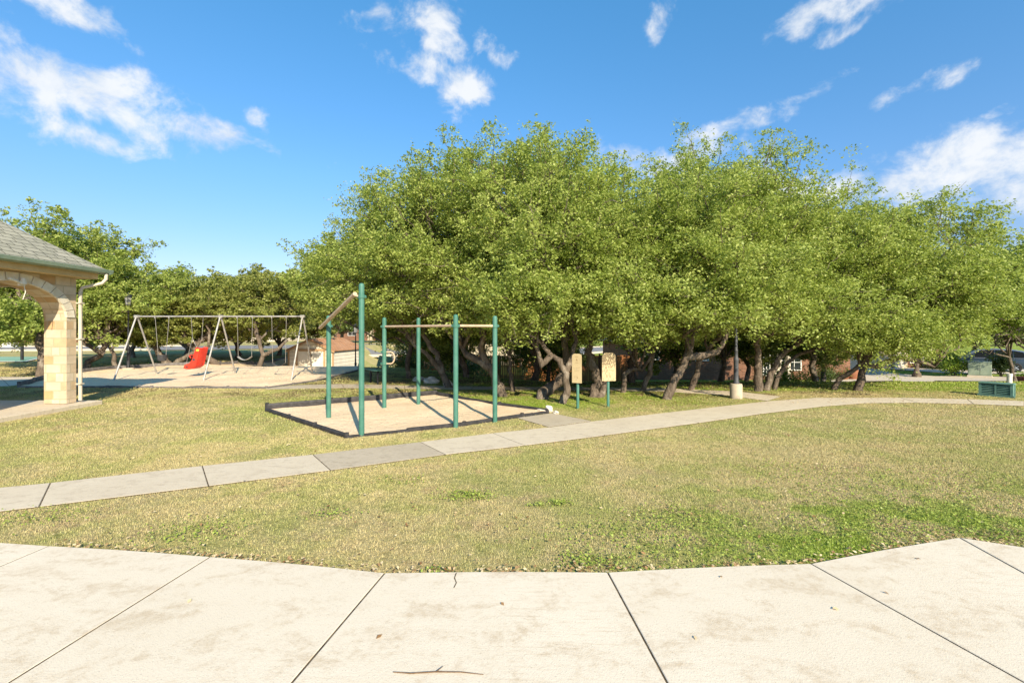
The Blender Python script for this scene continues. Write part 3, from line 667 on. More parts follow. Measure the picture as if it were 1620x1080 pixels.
mb.tube([(x_, y_, .042) for x_, y_ in tw], [.002, .003, .003, .0025, .0015], 6); mb.tube([(*tw[2], .042), (tw[2][0] + .03, tw[2][1] + .035, .044)], [.003, .001], 5)
tag(mb.build('twig', 'twig', smooth=True, uv=False), 'thin brown fallen twig lying on the near pavement', 'twig')

# green louvred utility enclosure
x, y = G(1577, 626.5); ub = thing('utility_enclosure', 'low green louvred utility cover on the grass by the path', 'utility box', (x, y, h(x, y)), R(-55))
wd, dp, hh = .56, .30, .325
mb = MB(); mb.box((0, 0, hh / 2 + .01), (wd - .06, dp - .06, hh - .04)); mb.build('inner_box', 'utility_dark', ub)
mb = MB()
for s_ in (-1, 1): mb.box((s_ * wd / 2, -dp / 2, hh / 2), (.05, .05, hh)); mb.box((s_ * wd / 2, dp / 2, hh / 2), (.05, .05, hh))
mb.box((0, -dp / 2, hh / 2), (.035, .05, hh)); mb.box((0, -dp / 2, .025), (wd + .1, .07, .05)); mb.box((wd / 2 - .003, 0, hh / 2), (.03, dp - .06, hh - .03)); mb.box((-wd / 2 + .003, 0, hh / 2), (.03, dp - .06, hh - .03)); mb.build('housing', 'utility_green', ub)
mb = MB(); mb.box((0, 0, hh + .012), (wd + .07, dp + .08, .03)); mb.build('lid', 'utility_green', ub, bevel=.008)
for s_ in (-1, 1):
    mb = MB()
    for i in range(6): mb.box((s_ * wd / 4, -dp / 2 - .006, .075 + i * .044), (wd / 2 - .05, .035, .012), 0, Matrix.Rotation(R(35), 3, 'X'))
    mb.build('louvre_panel', 'utility_green', ub)
x, y = G(1597, 622.5); mb = MB(); mb._lathe([(.055, -.1), (.055, .47), (.062, .47), (.062, .54), (.05, .54), (.045, .5)], (0, 0, 0), 18)
pp = mb.build('vent_pipe', 'pvc', smooth=True, loc=(x, y, h(x, y))); tag(pp, 'white plastic pipe standing up behind the green utility cover', 'pipe')
# transformer cabinet
x, y = 30.0, 29.2; tr = thing('transformer_cabinet', 'grey-green two door transformer cabinet on a concrete pad before the car', 'utility box', (x, y, h(x, y)), R(-45)); tr.scale = (.72, .72, .92)
mb = MB(); mb.box((0, 0, .06), (1.60, 1.1, .22)); mb.build('pad', 'drive_concrete', tr, bevel=.02)
mb = MB(); mb.box((0, .02, .62), (1.48, .9, .92)); mb.prism([(-.47, 1.08), (.5, 1.08), (.5, 1.15), (-.40, 1.11)], lambda u, v_, t_: (t_, u, v_), -.76, .76); mb.build('cabinet', 'transformer_green', tr, bevel=.015)
for s_ in (-1, 1):
    mb = MB(); mb.box((s_ * .365, -.44, .63), (.70, .03, .84)); dr = mb.build('door', 'transformer_green', tr, bevel=.01)
    mb = MB(); mb.box((s_ * .06, -.465, .6), (.03, .03, .12)); mb.build('handle', 'chrome', dr)

# ---------------------------------------------------------------- pavilion
def arch_wall(y0, y1, arches, spring, rise, ztop, n_=14):
    pl = [(y0, 0)]
    for a0, a1 in arches:
        pl.append((a0, 0)); c_ = (a0 + a1) / 2; hw = (a1 - a0) / 2
        for i in range(n_ + 1): a = math.pi - math.pi * i / n_; pl.append((c_ + hw * math.cos(a), spring + rise * math.sin(a)))
        pl.append((a1, 0))
    pl += [(y1, 0), (y1, ztop), (y0, ztop)]; return pl
PXo, PY1, TH = -9.71, 10.14, .48       # outer face, far corner, wall thickness
SIDE = 5.2; px0 = PXo - SIDE; py0 = PY1 - SIDE; zb = .10; ztop = 2.88
pv = thing('pavilion', 'limestone picnic pavilion with round arches and green shingle hip roof', 'pavilion', ((PXo + px0) / 2, (PY1 + py0) / 2, 0))
ox, oy = pv.location.x, pv.location.y
sprg, rise = 1.97, .69
arY = [(py0 + .22, py0 + .22 + 2.18), (PY1 - .22 - 2.18, PY1 - .22)]
mb = MB(); mb.box((0, 0, -.04), (SIDE + .62, SIDE + .62, .26)); mb.build('floor_slab', 'path_concrete', pv, bevel=.012)
for xo in (PXo, px0 + TH):
    mb = MB(); pl = arch_wall(py0, PY1, arY, sprg, rise, ztop); mb.prism([(a - oy, max(b2, 0) + (zb if b2 == 0 else 0)) for a, b2 in pl], lambda u, v_, t_: (t_, u, v_), xo - TH - ox, xo - ox); mb.build('wall', 'limestone', pv)
arX = [(px0 + TH + .02, px0 + TH + .02 + 1.95), (PXo - TH - .02 - 1.95, PXo - TH - .02)]
for yo in (PY1 - .012, py0 + .212):
    mb = MB(); pl = arch_wall(px0 + TH + .002, PXo - TH - .002, arX, sprg, rise, ztop - .01); mb.prism([(a - ox, b2 + (zb if b2 == 0 else 0)) for a, b2 in pl], lambda u, v_, t_: (u, t_, v_), yo - .2 - oy, yo - oy); mb.build('wall', 'limestone', pv)
for a0, a1 in arY:      # arch rings on the outer face
    c_ = (a0 + a1) / 2 - oy; hw = (a1 - a0) / 2; mb = MB(); k = 15
    for i in range(k):
        t0 = math.pi * (i + .04) / k; t1 = math.pi * (i + .96) / k
        def pt(r_, z_, a): return (c_ + (hw + r_) * math.cos(a), sprg + (rise + z_) * math.sin(a))
        q = [pt(-.006, -.006, t0), pt(.17, .17, t0), pt(.17, .17, t1), pt(-.006, -.006, t1)]
        mb.prism(q, lambda u, v_, t_: (t_, u, v_), PXo - ox - .03, PXo - ox + .022)
    mb.build('arch_ring', 'voussoir', pv)
bmz = 2.995
mb = MB()
ov = .26
for xo, sgn in ((PXo, 1), (px0, -1)): mb.box((xo - ox + sgn * ov / 2, 0, bmz - .05), (ov, SIDE + 2 * ov - .02, .17))
for yo, sgn in ((PY1, 1), (py0, -1)): mb.box((0, yo - oy + sgn * ov / 2, bmz - .05), (SIDE - .01, ov, .17))
mb.build('soffit_beam', 'fascia_tan', pv)
E_ = .38; hs_ = SIDE / 2 + E_; ez = 3.07; pk = ez + hs_ * .75
mb = MB(); mb.add([(-hs_, -hs_, ez), (hs_, -hs_, ez), (hs_, hs_, ez), (-hs_, hs_, ez), (0, 0, pk), (-hs_, -hs_, ez - .035), (hs_, -hs_, ez - .035), (hs_, hs_, ez - .035), (-hs_, hs_, ez - .035)],
   [(0, 1, 4), (1, 2, 4), (2, 3, 4), (3, 0, 4), (8, 7, 6, 5), (0, 5, 6, 1), (1, 6, 7, 2), (2, 7, 8, 3), (3, 8, 5, 0)]); mb.build('roof', 'shingle_green', pv)
mb = MB()   # ceiling inside
mb.box((0, 0, ztop + .025), (SIDE - .9, SIDE - .9, .04)); mb.build('ceiling', 'fascia_tan', pv)
mb = MB(); gprof = [(0, .0), (.09, .03), (.105, .10), (.095, .105), (.07, .10), (.0, .10)]
for k in range(4):
    mb2 = MB(); a = k * math.pi / 2
    def fn(u, v_, t_, a=a): X_, Y_ = hs_ - .03 + u, t_; return (X_ * math.cos(a) - Y_ * math.sin(a), X_ * math.sin(a) + Y_ * math.cos(a), ez - .095 + v_)
    mb.prism(gprof, fn, -hs_ - .06, hs_ + .06)
mb.build('gutter', 'gutter_green', pv)
xg, yg = hs_ + .02, SIDE / 2 + .30
mb = MB(); ds = [(xg, yg, ez - .09), (xg, yg, ez - .20), (xg - .06, yg - .03, ez - .30), (SIDE / 2 + .07, SIDE / 2 + .07, ez - .42), (SIDE / 2 + .05, SIDE / 2 + .045, ez - .52), (SIDE / 2 + .05, SIDE / 2 + .045, .13)]
mb.tube(ds, .036, 12); mb.build('downspout', 'spout_tan', pv, True)
mb = MB()
for z in (.5, 1.5, 2.3): mb.box((SIDE / 2 + .05, SIDE / 2 + .04, z), (.10, .10, .03))
mb.build('downspout_strap', 'spout_tan', pv)
mb = MB(); fx = PXo - ox + .06; fy = 8.98 - oy
mb.box((fx - .03, fy, 2.62), (.05, .10, .10)); mb.lathe([(.05, 0), (.055, .02), (.035, .12)], (fx + .03, fy - .02, 2.60), 12); mb.tube([(fx, fy, 2.62), (fx + .04, fy - .28, 2.69)], .025, 8); mb.tube([(fx + .02, fy, 2.58), (fx + .03, fy + .02, 2.45), (fx + .02, fy - .02, 2.30)], .007, 6)
mb.build('floodlight', 'white_metal', pv, True)

# post by the court
mb = MB(); mb.lathe([(.07, -.1), (.07, 3.4), (.05, 3.42)], (0, 0, 0), 14); x, y = G(35, 570.5)
cp_ = thing('court_post', 'plain black post standing at the corner of the green court', 'post', (x, y, 0)); mb.build('pole', 'lamp_black', cp_, True)
mb = MB(); mb.box((0, .25, 3.25), (.08, .6, .08)); mb.box((0, .6, 3.3), (1.5, .05, .9)); mb.build('backboard', 'lamp_grey', cp_)

# ---------------------------------------------------------------- shed
d0 = 27.8; xl, xr = X(452, d0), X(531, d0); zg = -1.42; we = xr - xl
sh = thing('shed', 'cream storage shed with brown trimmed double doors and orange-brown roof', 'shed', ((xl + xr) / 2, d0, zg), R(-9))
hw = we / 2; eh = 1.87; pkh = 2.52; dp = 3.6
mb = MB(); mb.prism([(-hw, -.1), (hw, -.1), (hw, eh), (0, pkh), (-hw, eh)], lambda u, v_, t_: (u, t_, v_), 0, dp); mb.build('wall', 'shed_siding', sh)
mb = MB()
for s_ in (-1, 1):
    ax_, az_ = s_ * (hw + .12), eh - .12 * (pkh - eh) / hw
    mb.prism([(0, pkh + .02), (ax_, az_ + .02), (ax_, az_ + .08), (0, pkh + .09)], lambda u, v_, t_: (u, t_, v_), -.14, dp + .14)
mb.build('roof', 'shingle_brown', sh)
mb = MB()
for s_ in (-1, 1):
    mb.box((s_ * (hw - .05), -.015, eh / 2), (.11, .04, eh)); mb.prism([(s_ * hw * 1.07, eh - .14), (0, pkh - .06), (0, pkh + .015), (s_ * hw * 1.07, eh - .05)], lambda u, v_, t_: (u, t_, v_), -.13, -.10)
    mb.box((s_ * .92, -.02, .95), (.13, .05, 1.95))
mb.box((0, -.02, 1.90), (1.97, .05, .14)); mb.build('trim', 'shed_trim', sh)
for s_ in (-1, 1):
    mb = MB(); mb.box((s_ * .43, -.012, .9), (.84, .03, 1.85)); dr = mb.build('door', 'shed_wall', sh)
    mb = MB(); mb.box((s_ * .07, -.04, 1.55), (.04, .04, .14)); mb.build('handle', 'lamp_black', dr)
mb = MB(); mb.box((0, -.032, .9), (.05, .02, 1.85)); mb.build('door_seam', 'shed_trim', sh)

# ---------------------------------------------------------------- houses
def window(root, x, z, w_, h_, face_y=0, side=0, cols=2, rows=2):
    def T(u, d, v_): return (u, d, v_) if side == 0 else (d, u, v_)
    mb = MB(); fr = .06
    for (a, b2, c_, e) in ((x, z - h_ / 2, w_ + fr, fr), (x, z + h_ / 2, w_ + fr, fr), (x - w_ / 2, z, fr, h_ - fr), (x + w_ / 2, z, fr, h_ - fr)):
        dm = (c_, .1, e) if side == 0 else (.1, c_, e); mb.box(T(a, face_y - .02, b2), dm)
    for i in range(1, cols): dm = (.03, .05, h_ - fr) if side == 0 else (.05, .03, h_ - fr); mb.box(T(x - w_ / 2 + w_ * i / cols, face_y - .025, z), dm)
    for i in range(1, rows): dm = (w_ - fr, .046, .03) if side == 0 else (.046, w_ - fr, .03); mb.box(T(x, face_y - .025, z - h_ / 2 + h_ * i / rows), dm)
    f = mb.build('window', 'window_white', root)
    mb = MB(); dm = (w_, .02, h_) if side == 0 else (.02, w_, h_); mb.box(T(x, face_y - .012, z), dm); mb.build('pane', 'dark_glass', f)
def hip_roof(root, x0, x1, y0, y1, z, pitch, mname, ov_=.5, fascia='house_fascia'):
    x0 -= ov_; x1 += ov_; y0 -= ov_; y1 += ov_; w_ = min(x1 - x0, y1 - y0) / 2; zr = z + w_ * pitch
    if x1 - x0 >= y1 - y0: r0, r1 = (x0 + w_, (y0 + y1) / 2, zr), (x1 - w_, (y0 + y1) / 2, zr)
    else: r0, r1 = ((x0 + x1) / 2, y0 + w_, zr), ((x0 + x1) / 2, y1 - w_, zr)
    v_ = [(x0, y0, z), (x1, y0, z), (x1, y1, z), (x0, y1, z), r0, r1]
    f = [(0, 1, 5, 4), (1, 2, 5), (2, 3, 4, 5), (3, 0, 4), (3, 2, 1, 0)] if x1 - x0 >= y1 - y0 else [(0, 1, 4), (1, 2, 5, 4), (2, 3, 5), (3, 0, 4, 5), (3, 2, 1, 0)]
    mb = MB(); mb.add(v_, f); mb.build('roof', mname, root)
    mb = MB(); mb.box(((x0 + x1) / 2, y0 - .02, z - .07), (x1 - x0 + .06, .04, .18)); mb.box((x0 - .02, (y0 + y1) / 2, z - .07), (.04, y1 - y0, .18)); mb.box((x1 + .02, (y0 + y1) / 2, z - .07), (.04, y1 - y0, .18)); mb.build('fascia', fascia, root)
# brick house behind the oaks
y0 = 31.0; zg = -1.72; hx0 = X(1000, y0); hx1 = X(1345, y0)
hb = thing('brick_house', 'long red-brown brick house behind the oaks with grey shingle roof and tall white windows', 'house', (hx0, y0, zg))
L1 = hx1 - hx0
mb = MB(); mb.box((L1 / 2, 5, 1.25), (L1, 10, 2.9)); mb.build('wall', 'brick_red', hb)
hip_roof(hb, 0, L1, 0, 10, 2.70, .42, 'shingle_grey')
def HX(px): return X(px, y0) - hx0
window(hb, HX(1031), 1.9, 1.0, .95)
window(hb, HX(1212), 1.35, .45, 2.0, cols=2, rows=5)
mb = MB()
for px, w_ in ((1226, .40), (1243, .18)): mb.box((HX(px), -.25, 1.30), (w_, .3, 2.6))
mb.build('porch_column', 'stucco_cream', hb)
window(hb, HX(1235), 1.35, .55, 2.0, cols=1, rows=2)
window(hb, HX(1256), 1.5, .9, 1.6, cols=2, rows=3)
window(hb, HX(1110), 1.85, .9, 1.0)
# garage house further right
y1 = 36.6; gx0 = X(1346, 34); zg = h(28, 36)
hg = thing('garage_house', 'pale stone and brick house with a tan garage door beyond the driveway', 'house', (gx0, y1, zg))
def GX(px, d=36.6): return X(px, d) - gx0
mb = MB(); mb.box((GX(1480) / 2 + .6, 5, 1.3), (GX(1480) - .5, 10, 2.9)); mb.build('wall', 'brick_red', hg)
for c_, d_ in (((.55, -.9, 1.3), (1.15, 1.8, 2.8)), ((GX(1418), -.16, 1.3), (.7, .3, 2.75)), ((GX(1469), -.16, 1.3), (.45, .3, 2.75))): mb = MB(); mb.box(c_, d_); mb.build('stone_pier', 'stucco_cream', hg)
mb = MB(); mb.box((GX(1393), -.02, 1.12), (GX(1410) - GX(1377), .08, 2.2)); mb.build('garage_door', 'garage_panel', hg)
mb = MB(); mb.box((GX(1393), -.05, 2.52), (GX(1412) - GX(1375), .12, .6)); mb.build('lintel', 'stucco_cream', hg)
mb = MB(); mb.box((GX(1430), -.02, 1.1), (.5, .06, 2.2)); dr = mb.build('door', 'garage_tan', hg)
mb = MB(); mb.tube([(GX(1430) + .18, -.06, 1.0), (GX(1430) + .18, -.10, 1.0)], .03, 8); mb.build('handle', 'chrome', dr)
window(hg, GX(1448), 1.2, .9, 1.5)
window(hg, GX(1463), 1.2, .35, 1.9, cols=1, rows=3)
hip_roof(hg, 0, GX(1480), 0, 10, 2.78, .45, 'shingle_grey')
# tan house with brown roof over the fence
hc = thing('tan_house', 'tan house with reddish tiled roof showing above the wooden fence', 'house', (-8.5, 44, -1.7))
mb = MB(); mb.box((6.5, 4.5, 1.2), (13, 9, 2.7)); mb.build('wall', 'garage_tan', hc); hip_roof(hc, 0, 13, 0, 9, 2.5, .35, 'shingle_brown')
window(hc, 3, 1.4, 1.2, 1.2); window(hc, 9.5, 1.4, 1.2, 1.2)
# houses over the road on the left
for i, (x, y, wd, label, wm, rm) in enumerate([(-72, 62, 15, 'brick house across the road seen through the pavilion arch', 'brick_red', 'shingle_grey'), (-48, 68, 13, 'cream house across the road behind the swings', 'stucco_cream', 'shingle_brown'), (-29, 74, 12, 'brick house across the road, nearest the shed', 'brick_red', 'shingle_brown')]):
    hr = thing('far_house', label, 'house', (x, y, h(x, y)), 0, 'houses across the road')
    mb = MB(); mb.box((wd / 2, 4.5, 1.3), (wd, 9, 2.9)); mb.build('wall', wm, hr); hip_roof(hr, 0, wd, 0, 9, 2.75, .4, rm)
    window(hr, wd * .25, 1.4, 1.3, 1.2); window(hr, wd * .75, 1.4, 1.3, 1.2)
    mb = MB(); mb.box((wd * .5, -.02, 1.1), (1.0, .06, 2.1)); mb.build('door', 'garage_tan', hr)
# white stone bench by the far kerb
x, y = G(15, 549.5); wb = thing('stone_bench', 'low white block bench on the lawn across the road', 'bench', (x, y, h(x, y)))
mb = MB(); mb.box((0, 0, .40), (1.3, .5, .12)); mb.build('seat', 'window_white', wb, bevel=.02); mb = MB(); mb.box((-.42, 0, .15), (.2, .42, .36)); mb.box((.42, 0, .15), (.2, .42, .36)); mb.box((0, 0, .14), (.6, .3, .3)); mb.build('base', 'window_white', wb)

# wooden fence
fy = 30.0; fe = thing('wooden_fence', 'tall red-brown wooden picket fence behind the oaks', 'fence', (-7.5, fy, 0))
x = 0; W_ = 15.5; k = 7
for i in range(k):
    a0 = i * W_ / k; a1 = (i + 1) * W_ / k; zz = h(-7.5 + (a0 + a1) / 2, fy)
    mb = MB(); npk = 15; rr = random.Random(i)
    for j in range(npk):
        u0 = a0 + .03 + (a1 - a0 - .06) * j / npk; wj = (a1 - a0 - .06) / npk - .008; ht = 1.74 + rr.uniform(-.02, .02)
        mb.box((u0 + wj / 2, rr.uniform(-.004, .004), zz + ht / 2), (wj, .02, ht))
    for z in (.35, 1.0, 1.6): mb.box(((a0 + a1) / 2, .035, zz + z), (a1 - a0, .04, .09))
    mb.build('fence_panel', 'fence_wood', fe)
for i in range(k + 1):
    zz = h(-7.5 + i * W_ / k, fy); mb = MB(); mb.box((i * W_ / k, .10, zz + .9), (.09, .09, 1.85)); mb.build('fence_post', 'fence_wood', fe)

# ---------------------------------------------------------------- car
cy = 34.0; cx_ = X(1561, cy); car = thing('parked_car', 'dark blue-grey estate car parked behind the transformer cabinet and shrubs', 'car', (cx_, cy, h(cx_, cy) + .05), math.atan2(1, -1.05))
# local +x is the nose; side profile sections
def car_section(x):   # half width, sill, belt, roof
    pts = [(-2.35, .80, .40, .75, .80), (-2.25, .86, .28, .95, 1.05), (-1.9, .90, .25, 1.0, 1.45), (-1.4, .91, .22, 1.0, 1.57), (-.5, .92, .22, .98, 1.63), (.3, .92, .22, .96, 1.60), (.75, .92, .22, .95, 1.42), (1.2, .91, .22, .94, 1.02), (1.9, .89, .24, .86, .92), (2.25, .82, .30, .70, .76), (2.38, .70, .38, .58, .62)]
    return pts
secs = car_section(0); mb = MB(); vs = []; fs = []
for (x, hw, s0, be, ro) in secs:
    rw = hw * (.80 if ro > 1.2 else .93)
    ring = [(-hw * .96, s0), (-hw, (s0 + be) / 2), (-hw * .985, be), (-rw, ro - .05 * (ro > 1.2)), (-rw * .7, ro), (rw * .7, ro), (rw, ro - .05 * (ro > 1.2)), (hw * .985, be), (hw, (s0 + be) / 2), (hw * .96, s0)]
    vs += [(x, u, v_) for u, v_ in ring]
k = 10
for i in range(len(secs) - 1):
    for j in range(k): fs.append((i * k + j, i * k + (j + 1) % k, (i + 1) * k + (j + 1) % k, (i + 1) * k + j))
fs += [tuple(range(k)), tuple((len(secs) - 1) * k + j for j in range(k))]
mb.add(vs, fs); mb.build('body', 'car_paint', car, True)
for s_ in (-1, 1):
    for name_, quad in (('side_window', [(-1.95, 1.06), (-1.35, 1.04), (-1.35, 1.49), (-1.72, 1.44)]), ('side_window', [(-1.27, 1.04), (-.42, 1.02), (-.42, 1.54), (-1.27, 1.50)]), ('side_window', [(-.34, 1.02), (.78, 1.00), (.42, 1.47), (-.34, 1.54)])):
        def yy(v_): return .913 - (v_ - .97) / (1.58 - .97) * .165
        mb = MB(); a = [(u, s_ * (yy(v_) + .008), v_) for u, v_ in quad]; b2 = [(u, s_ * (yy(v_) - .02), v_) for u, v_ in quad]
        mb.add(a + b2, [(0, 1, 2, 3), (7, 6, 5, 4), (0, 4, 5, 1), (1, 5, 6, 2), (2, 6, 7, 3), (3, 7, 4, 0)]); mb.build(name_, 'dark_glass', car)
    mb = MB(); mb.tube([(-1.95, s_ * .915, 1.0), (.85, s_ * .928, .965)], .015, 6); mb.tube([(-1.9, s_ * .80, 1.46), (-1.3, s_ * .775, 1.575), (-.4, s_ * .765, 1.60), (.45, s_ * .775, 1.53), (1.1, s_ * .86, 1.10)], .018, 6); mb.build('trim_strip', 'chrome', car, True)
    mb = MB(); mb.box((.72, s_ * 1.0, 1.02), (.12, .18, .12)); mb.build('mirror', 'car_paint', car, bevel=.03)
    mb = MB(); mb.box((2.2, s_ * .66, .66), (.22, .30, .13)); mb.build('headlight', 'frosted_glass', car, bevel=.02)
    mb = MB(); mb.box((-2.3, s_ * .72, .92), (.16, .26, .24)); mb.build('tail_light', 'tail_red', car, bevel=.02)
    for wx in (-1.38, 1.42):
        mb = MB(); prof = [(.19, -.11), (.31, -.11), (.335, -.07), (.335, .07), (.31, .11), (.19, .11)]
        q = [(wx + r_ * math.cos(2 * math.pi * j / 24), s_ * .83 + z_, .335 + r_ * math.sin(2 * math.pi * j / 24)) for r_, z_ in prof for j in range(24)]
        f2 = [(i * 24 + j, i * 24 + (j + 1) % 24, ((i + 1) % 6) * 24 + (j + 1) % 24, ((i + 1) % 6) * 24 + j) for i in range(6) for j in range(24)]
        mb.add(q, f2); wh = mb.build('wheel', 'tyre', car, True)
        mb = MB(); mb.tube([(wx, s_ * .83, .335), (wx, s_ * .935, .335)], .05, 10); mb.tube([(wx, s_ * .80, .335), (wx, s_ * .86, .335)], .2, 20)
        for j in range(5): a = j * 2 * math.pi / 5; mb.tube([(wx, s_ * .925, .335), (wx + .19 * math.cos(a), s_ * .93, .335 + .19 * math.sin(a))], .022, 6)
        mb.build('rim', 'chrome', wh)
mb = MB(); a = [(.48, -.66, 1.535), (.48, .66, 1.535), (1.17, .74, 1.05), (1.17, -.74, 1.05)]; mb.add(a, [(0, 1, 2, 3)])
for p in range(4): mb.v.append((mb.v[p][0] - .03, mb.v[p][1], mb.v[p][2] - .05))
mb.v = [(x + (.012 if i < 4 else 0), y, z + (.02 if i < 4 else 0)) for i, (x, y, z) in enumerate(mb.v)]
mb.f += [(7, 6, 5, 4), (0, 4, 5, 1), (1, 5, 6, 2), (2, 6, 7, 3), (3, 7, 4, 0)]; mb.mi = [0] * 6; mb.build('windscreen', 'dark_glass', car)

# ---------------------------------------------------------------- trees
def leafmesh(name, pts, L, W, rg, mname, up=.3, spread=None):
    n_ = len(pts); a = rg.normal(size=(n_, 3)); a[:, 2] *= .6
    nrm = rg.normal(size=(n_, 3)); nrm[:, 2] = np.abs(nrm[:, 2]) + up
    nrm /= np.linalg.norm(nrm, axis=1, keepdims=True); a -= nrm * (a * nrm).sum(1, keepdims=True); a /= np.linalg.norm(a, axis=1, keepdims=True)
    b_ = np.cross(nrm, a); s_ = rg.uniform(.65, 1.25, (n_, 1)); l_ = a * L * s_ * .5; w_ = b_ * W * s_ * .5; up_ = nrm * W * .18 * s_
    V = np.stack([pts - l_, pts - l_ * .1 + w_ + up_, pts + l_, pts - l_ * .1 - w_ + up_], 1).reshape(-1, 3).astype(np.float32)
    me = bpy.data.meshes.new(name); me.vertices.add(4 * n_); me.vertices.foreach_set('co', V.ravel())
    me.loops.add(4 * n_); me.loops.foreach_set('vertex_index', np.arange(4 * n_, dtype=np.int32))
    me.polygons.add(n_); me.polygons.foreach_set('loop_start', np.arange(0, 4 * n_, 4, dtype=np.int32))
    me.update(calc_edges=True)
    at_ = me.attributes.new('rnd', 'FLOAT', 'FACE'); at_.data.foreach_set('value', rg.random(n_).astype(np.float32))
    me.materials.append(M[mname]); return me

def wiggle(a, b_, rg, amp, n_=5, droop=0):
    a, b_ = np.array(a), np.array(b_); L_ = np.linalg.norm(b_ - a); pts = [a]; off = np.zeros(3)
    for i in range(1, n_): t_ = i / n_; off = off * .6 + rg.normal(size=3) * amp * L_; pts.append(a + (b_ - a) * t_ + off * math.sin(math.pi * t_) + np.array([0, 0, droop * math.sin(math.pi * t_)]))
    return pts + [b_]

def tree(name, label, trunks, crown, seed, group='live oaks around the playground', nl=15, nc=8, k=330, L=.072, W=.037, mname='leaf', sprout=5, r0=.14, lobe_r=1.0, base=None, zlow=None, cat='tree', skirt=()):
    """trunks: lists of (px, py, d) or world points; crown: (cx, cy, cz, rx, ry, rz)"""
    rg = np.random.default_rng(seed)
    tk = [[tuple(P(*p)) if p[2] >= 10 else p for p in t_] for t_ in trunks]
    bx, by = tk[0][0][0], tk[0][0][1]; bz_ = h(bx, by)
    root = thing(name, label, cat, (bx, by, bz_), 0, group); O = np.array([bx, by, bz_])
    wood = MB(); forks = []
    for ti, t_ in enumerate(tk):
        pts = [np.array(p) - O for p in t_]; r_a = r0 * (1 if ti == 0 else .75)
        if ti == 0 or pts[0][2] < .25: pts = [pts[0] + np.array([0, 0, -.35])] + [pts[0] + np.array([0, 0, .02])] + pts[1:]
        # densify with kinks
        dn = []
        for i in range(len(pts) - 1):
            for j in range(3):
                q = pts[i] + (pts[i + 1] - pts[i]) * j / 3
                dn.append(q + (rg.normal(size=3) * r_a * .16 if (i + j) > 1 else 0))
        dn.append(pts[-1]); rs = [r_a * (1 - .5 * i / (len(dn) - 1)) * (1 + .07 * rg.normal()) for i in range(len(dn))]
        
        if ti == 0 or np.array(t_[0])[2] - bz_ < .25: rs[0] = r_a * 1.55; rs[1] = r_a * 1.45; rs[2] = r_a * 1.2
        wood.tube(dn, rs, 10); forks.append((dn[-1], rs[-1])); forks.append((dn[int(len(dn) * .72)], rs[int(len(dn) * .72)] * .8))
    cx, cy_, cz, rx, ry, rz = crown; cc = np.array([cx, cy_, cz]) - O; rr = np.array([rx * .9, ry * .9, rz]); lobe_r *= .88
    lobes = []
    tries = 0
    while len(lobes) < nl and tries < 4000:
        tries += 1; d_ = rg.normal(size=3); d_ /= np.linalg.norm(d_); q = cc + d_ * rr * rg.uniform(.45, .88) ** .8
        if q[2] < cc[2] - rz * .86: continue
        if all(np.linalg.norm((q - l) / rr) > .46 for l in lobes) or tries > 2500: lobes.append(q)
    clumps = []; nm = len(lobes); lobes += [np.array(P(*q)) - O for q in skirt]
    for li, l in enumerate(lobes):
        fk = min(forks, key=lambda f: np.linalg.norm(f[0] - l) + rg.uniform(0, .8)); ra = min(fk[1] * .75, r0 * .5)
        pth = wiggle(fk[0], l, rg, .09, 6, .15); wood.tube(pth, [ra * (1 - .75 * i / 6) for i in range(7)], 7, False)
        lr = lobe_r * (rg.uniform(.75, 1.2) if li < nm else rg.uniform(.45, .62))
        for c in range(nc):
            d_ = rg.normal(size=3); d_ /= np.linalg.norm(d_); d_[2] = d_[2] * .85 + .12; q = l + d_ * lr * rg.uniform(.45, 1.0)
            s0 = pth[int(rg.integers(3, 7))]; wood.tube(wiggle(s0, q, rg, .10, 3), [ra * .3, .012, .008, .004], 4, False); clumps.append((q, rg.uniform(.17, .36) * lobe_r ** .5, 1.0))
            for _ in range(2):
                e = q + rg.normal(size=3) * .35 * lobe_r; wood.tube([q, (q + e) / 2 + rg.normal(size=3) * .03, e], [.006, .005, .003], 3, False)
    for li, l in enumerate(lobes):       # feathery shoots reaching out and up from every lobe
        outw = (l - cc) / rr; outw /= np.linalg.norm(outw) + 1e-6
        for _ in range(7 if li < nm else 3):
            d_ = outw * .9 + rg.normal(size=3) * .55 + np.array([0, 0, .55]); d_[2] = abs(d_[2]) * (1 if li < nm else .3); d_ /= np.linalg.norm(d_); s0 = l + rg.normal(size=3) * .3 * lobe_r
            e = s0 + d_ * rg.uniform(.8, 1.45) * lobe_r; pth = wiggle(s0, e, rg, .05, 5); wood.tube(pth, [.014, .011, .009, .007, .005, .003], 4, False)
            for t_ in (2, 3, 4, 5): clumps.append((pth[t_] + rg.normal(size=3) * .05, .11 + .05 * (5 - t_), .22))
    for s_ in range(sprout + 2):
        tops = sorted(lobes, key=lambda l: -l[2])[:max(5, nl // 2)]; l = tops[int(rg.integers(0, len(tops)))]
        e = l + np.array([rg.normal() * .45, rg.normal() * .3, rg.uniform(.9, 1.5) * lobe_r]); pth = wiggle(l, e, rg, .05, 5); wood.tube(pth, [.016, .012, .010, .008, .006, .003], 4, False)
        for t_ in (3, 4, 5): clumps.append((pth[t_] + rg.normal(size=3) * .06, .13, .28))
    P_ = []
    for q, sg, wt in clumps:
        kk = int(k * wt * rg.uniform(.6, 1.3)); kt = 8; tips = q + rg.normal(size=(kt, 3)) * sg * np.array([1.1, 1.1, .6])
        idx = rg.integers(0, kt, kk); P_.append(tips[idx] + rg.normal(size=(kk, 3)) * sg * .33 * np.array([1, 1, .75]))
    wood.build('trunk', 'bark', root, True, uv=False, norm=False)
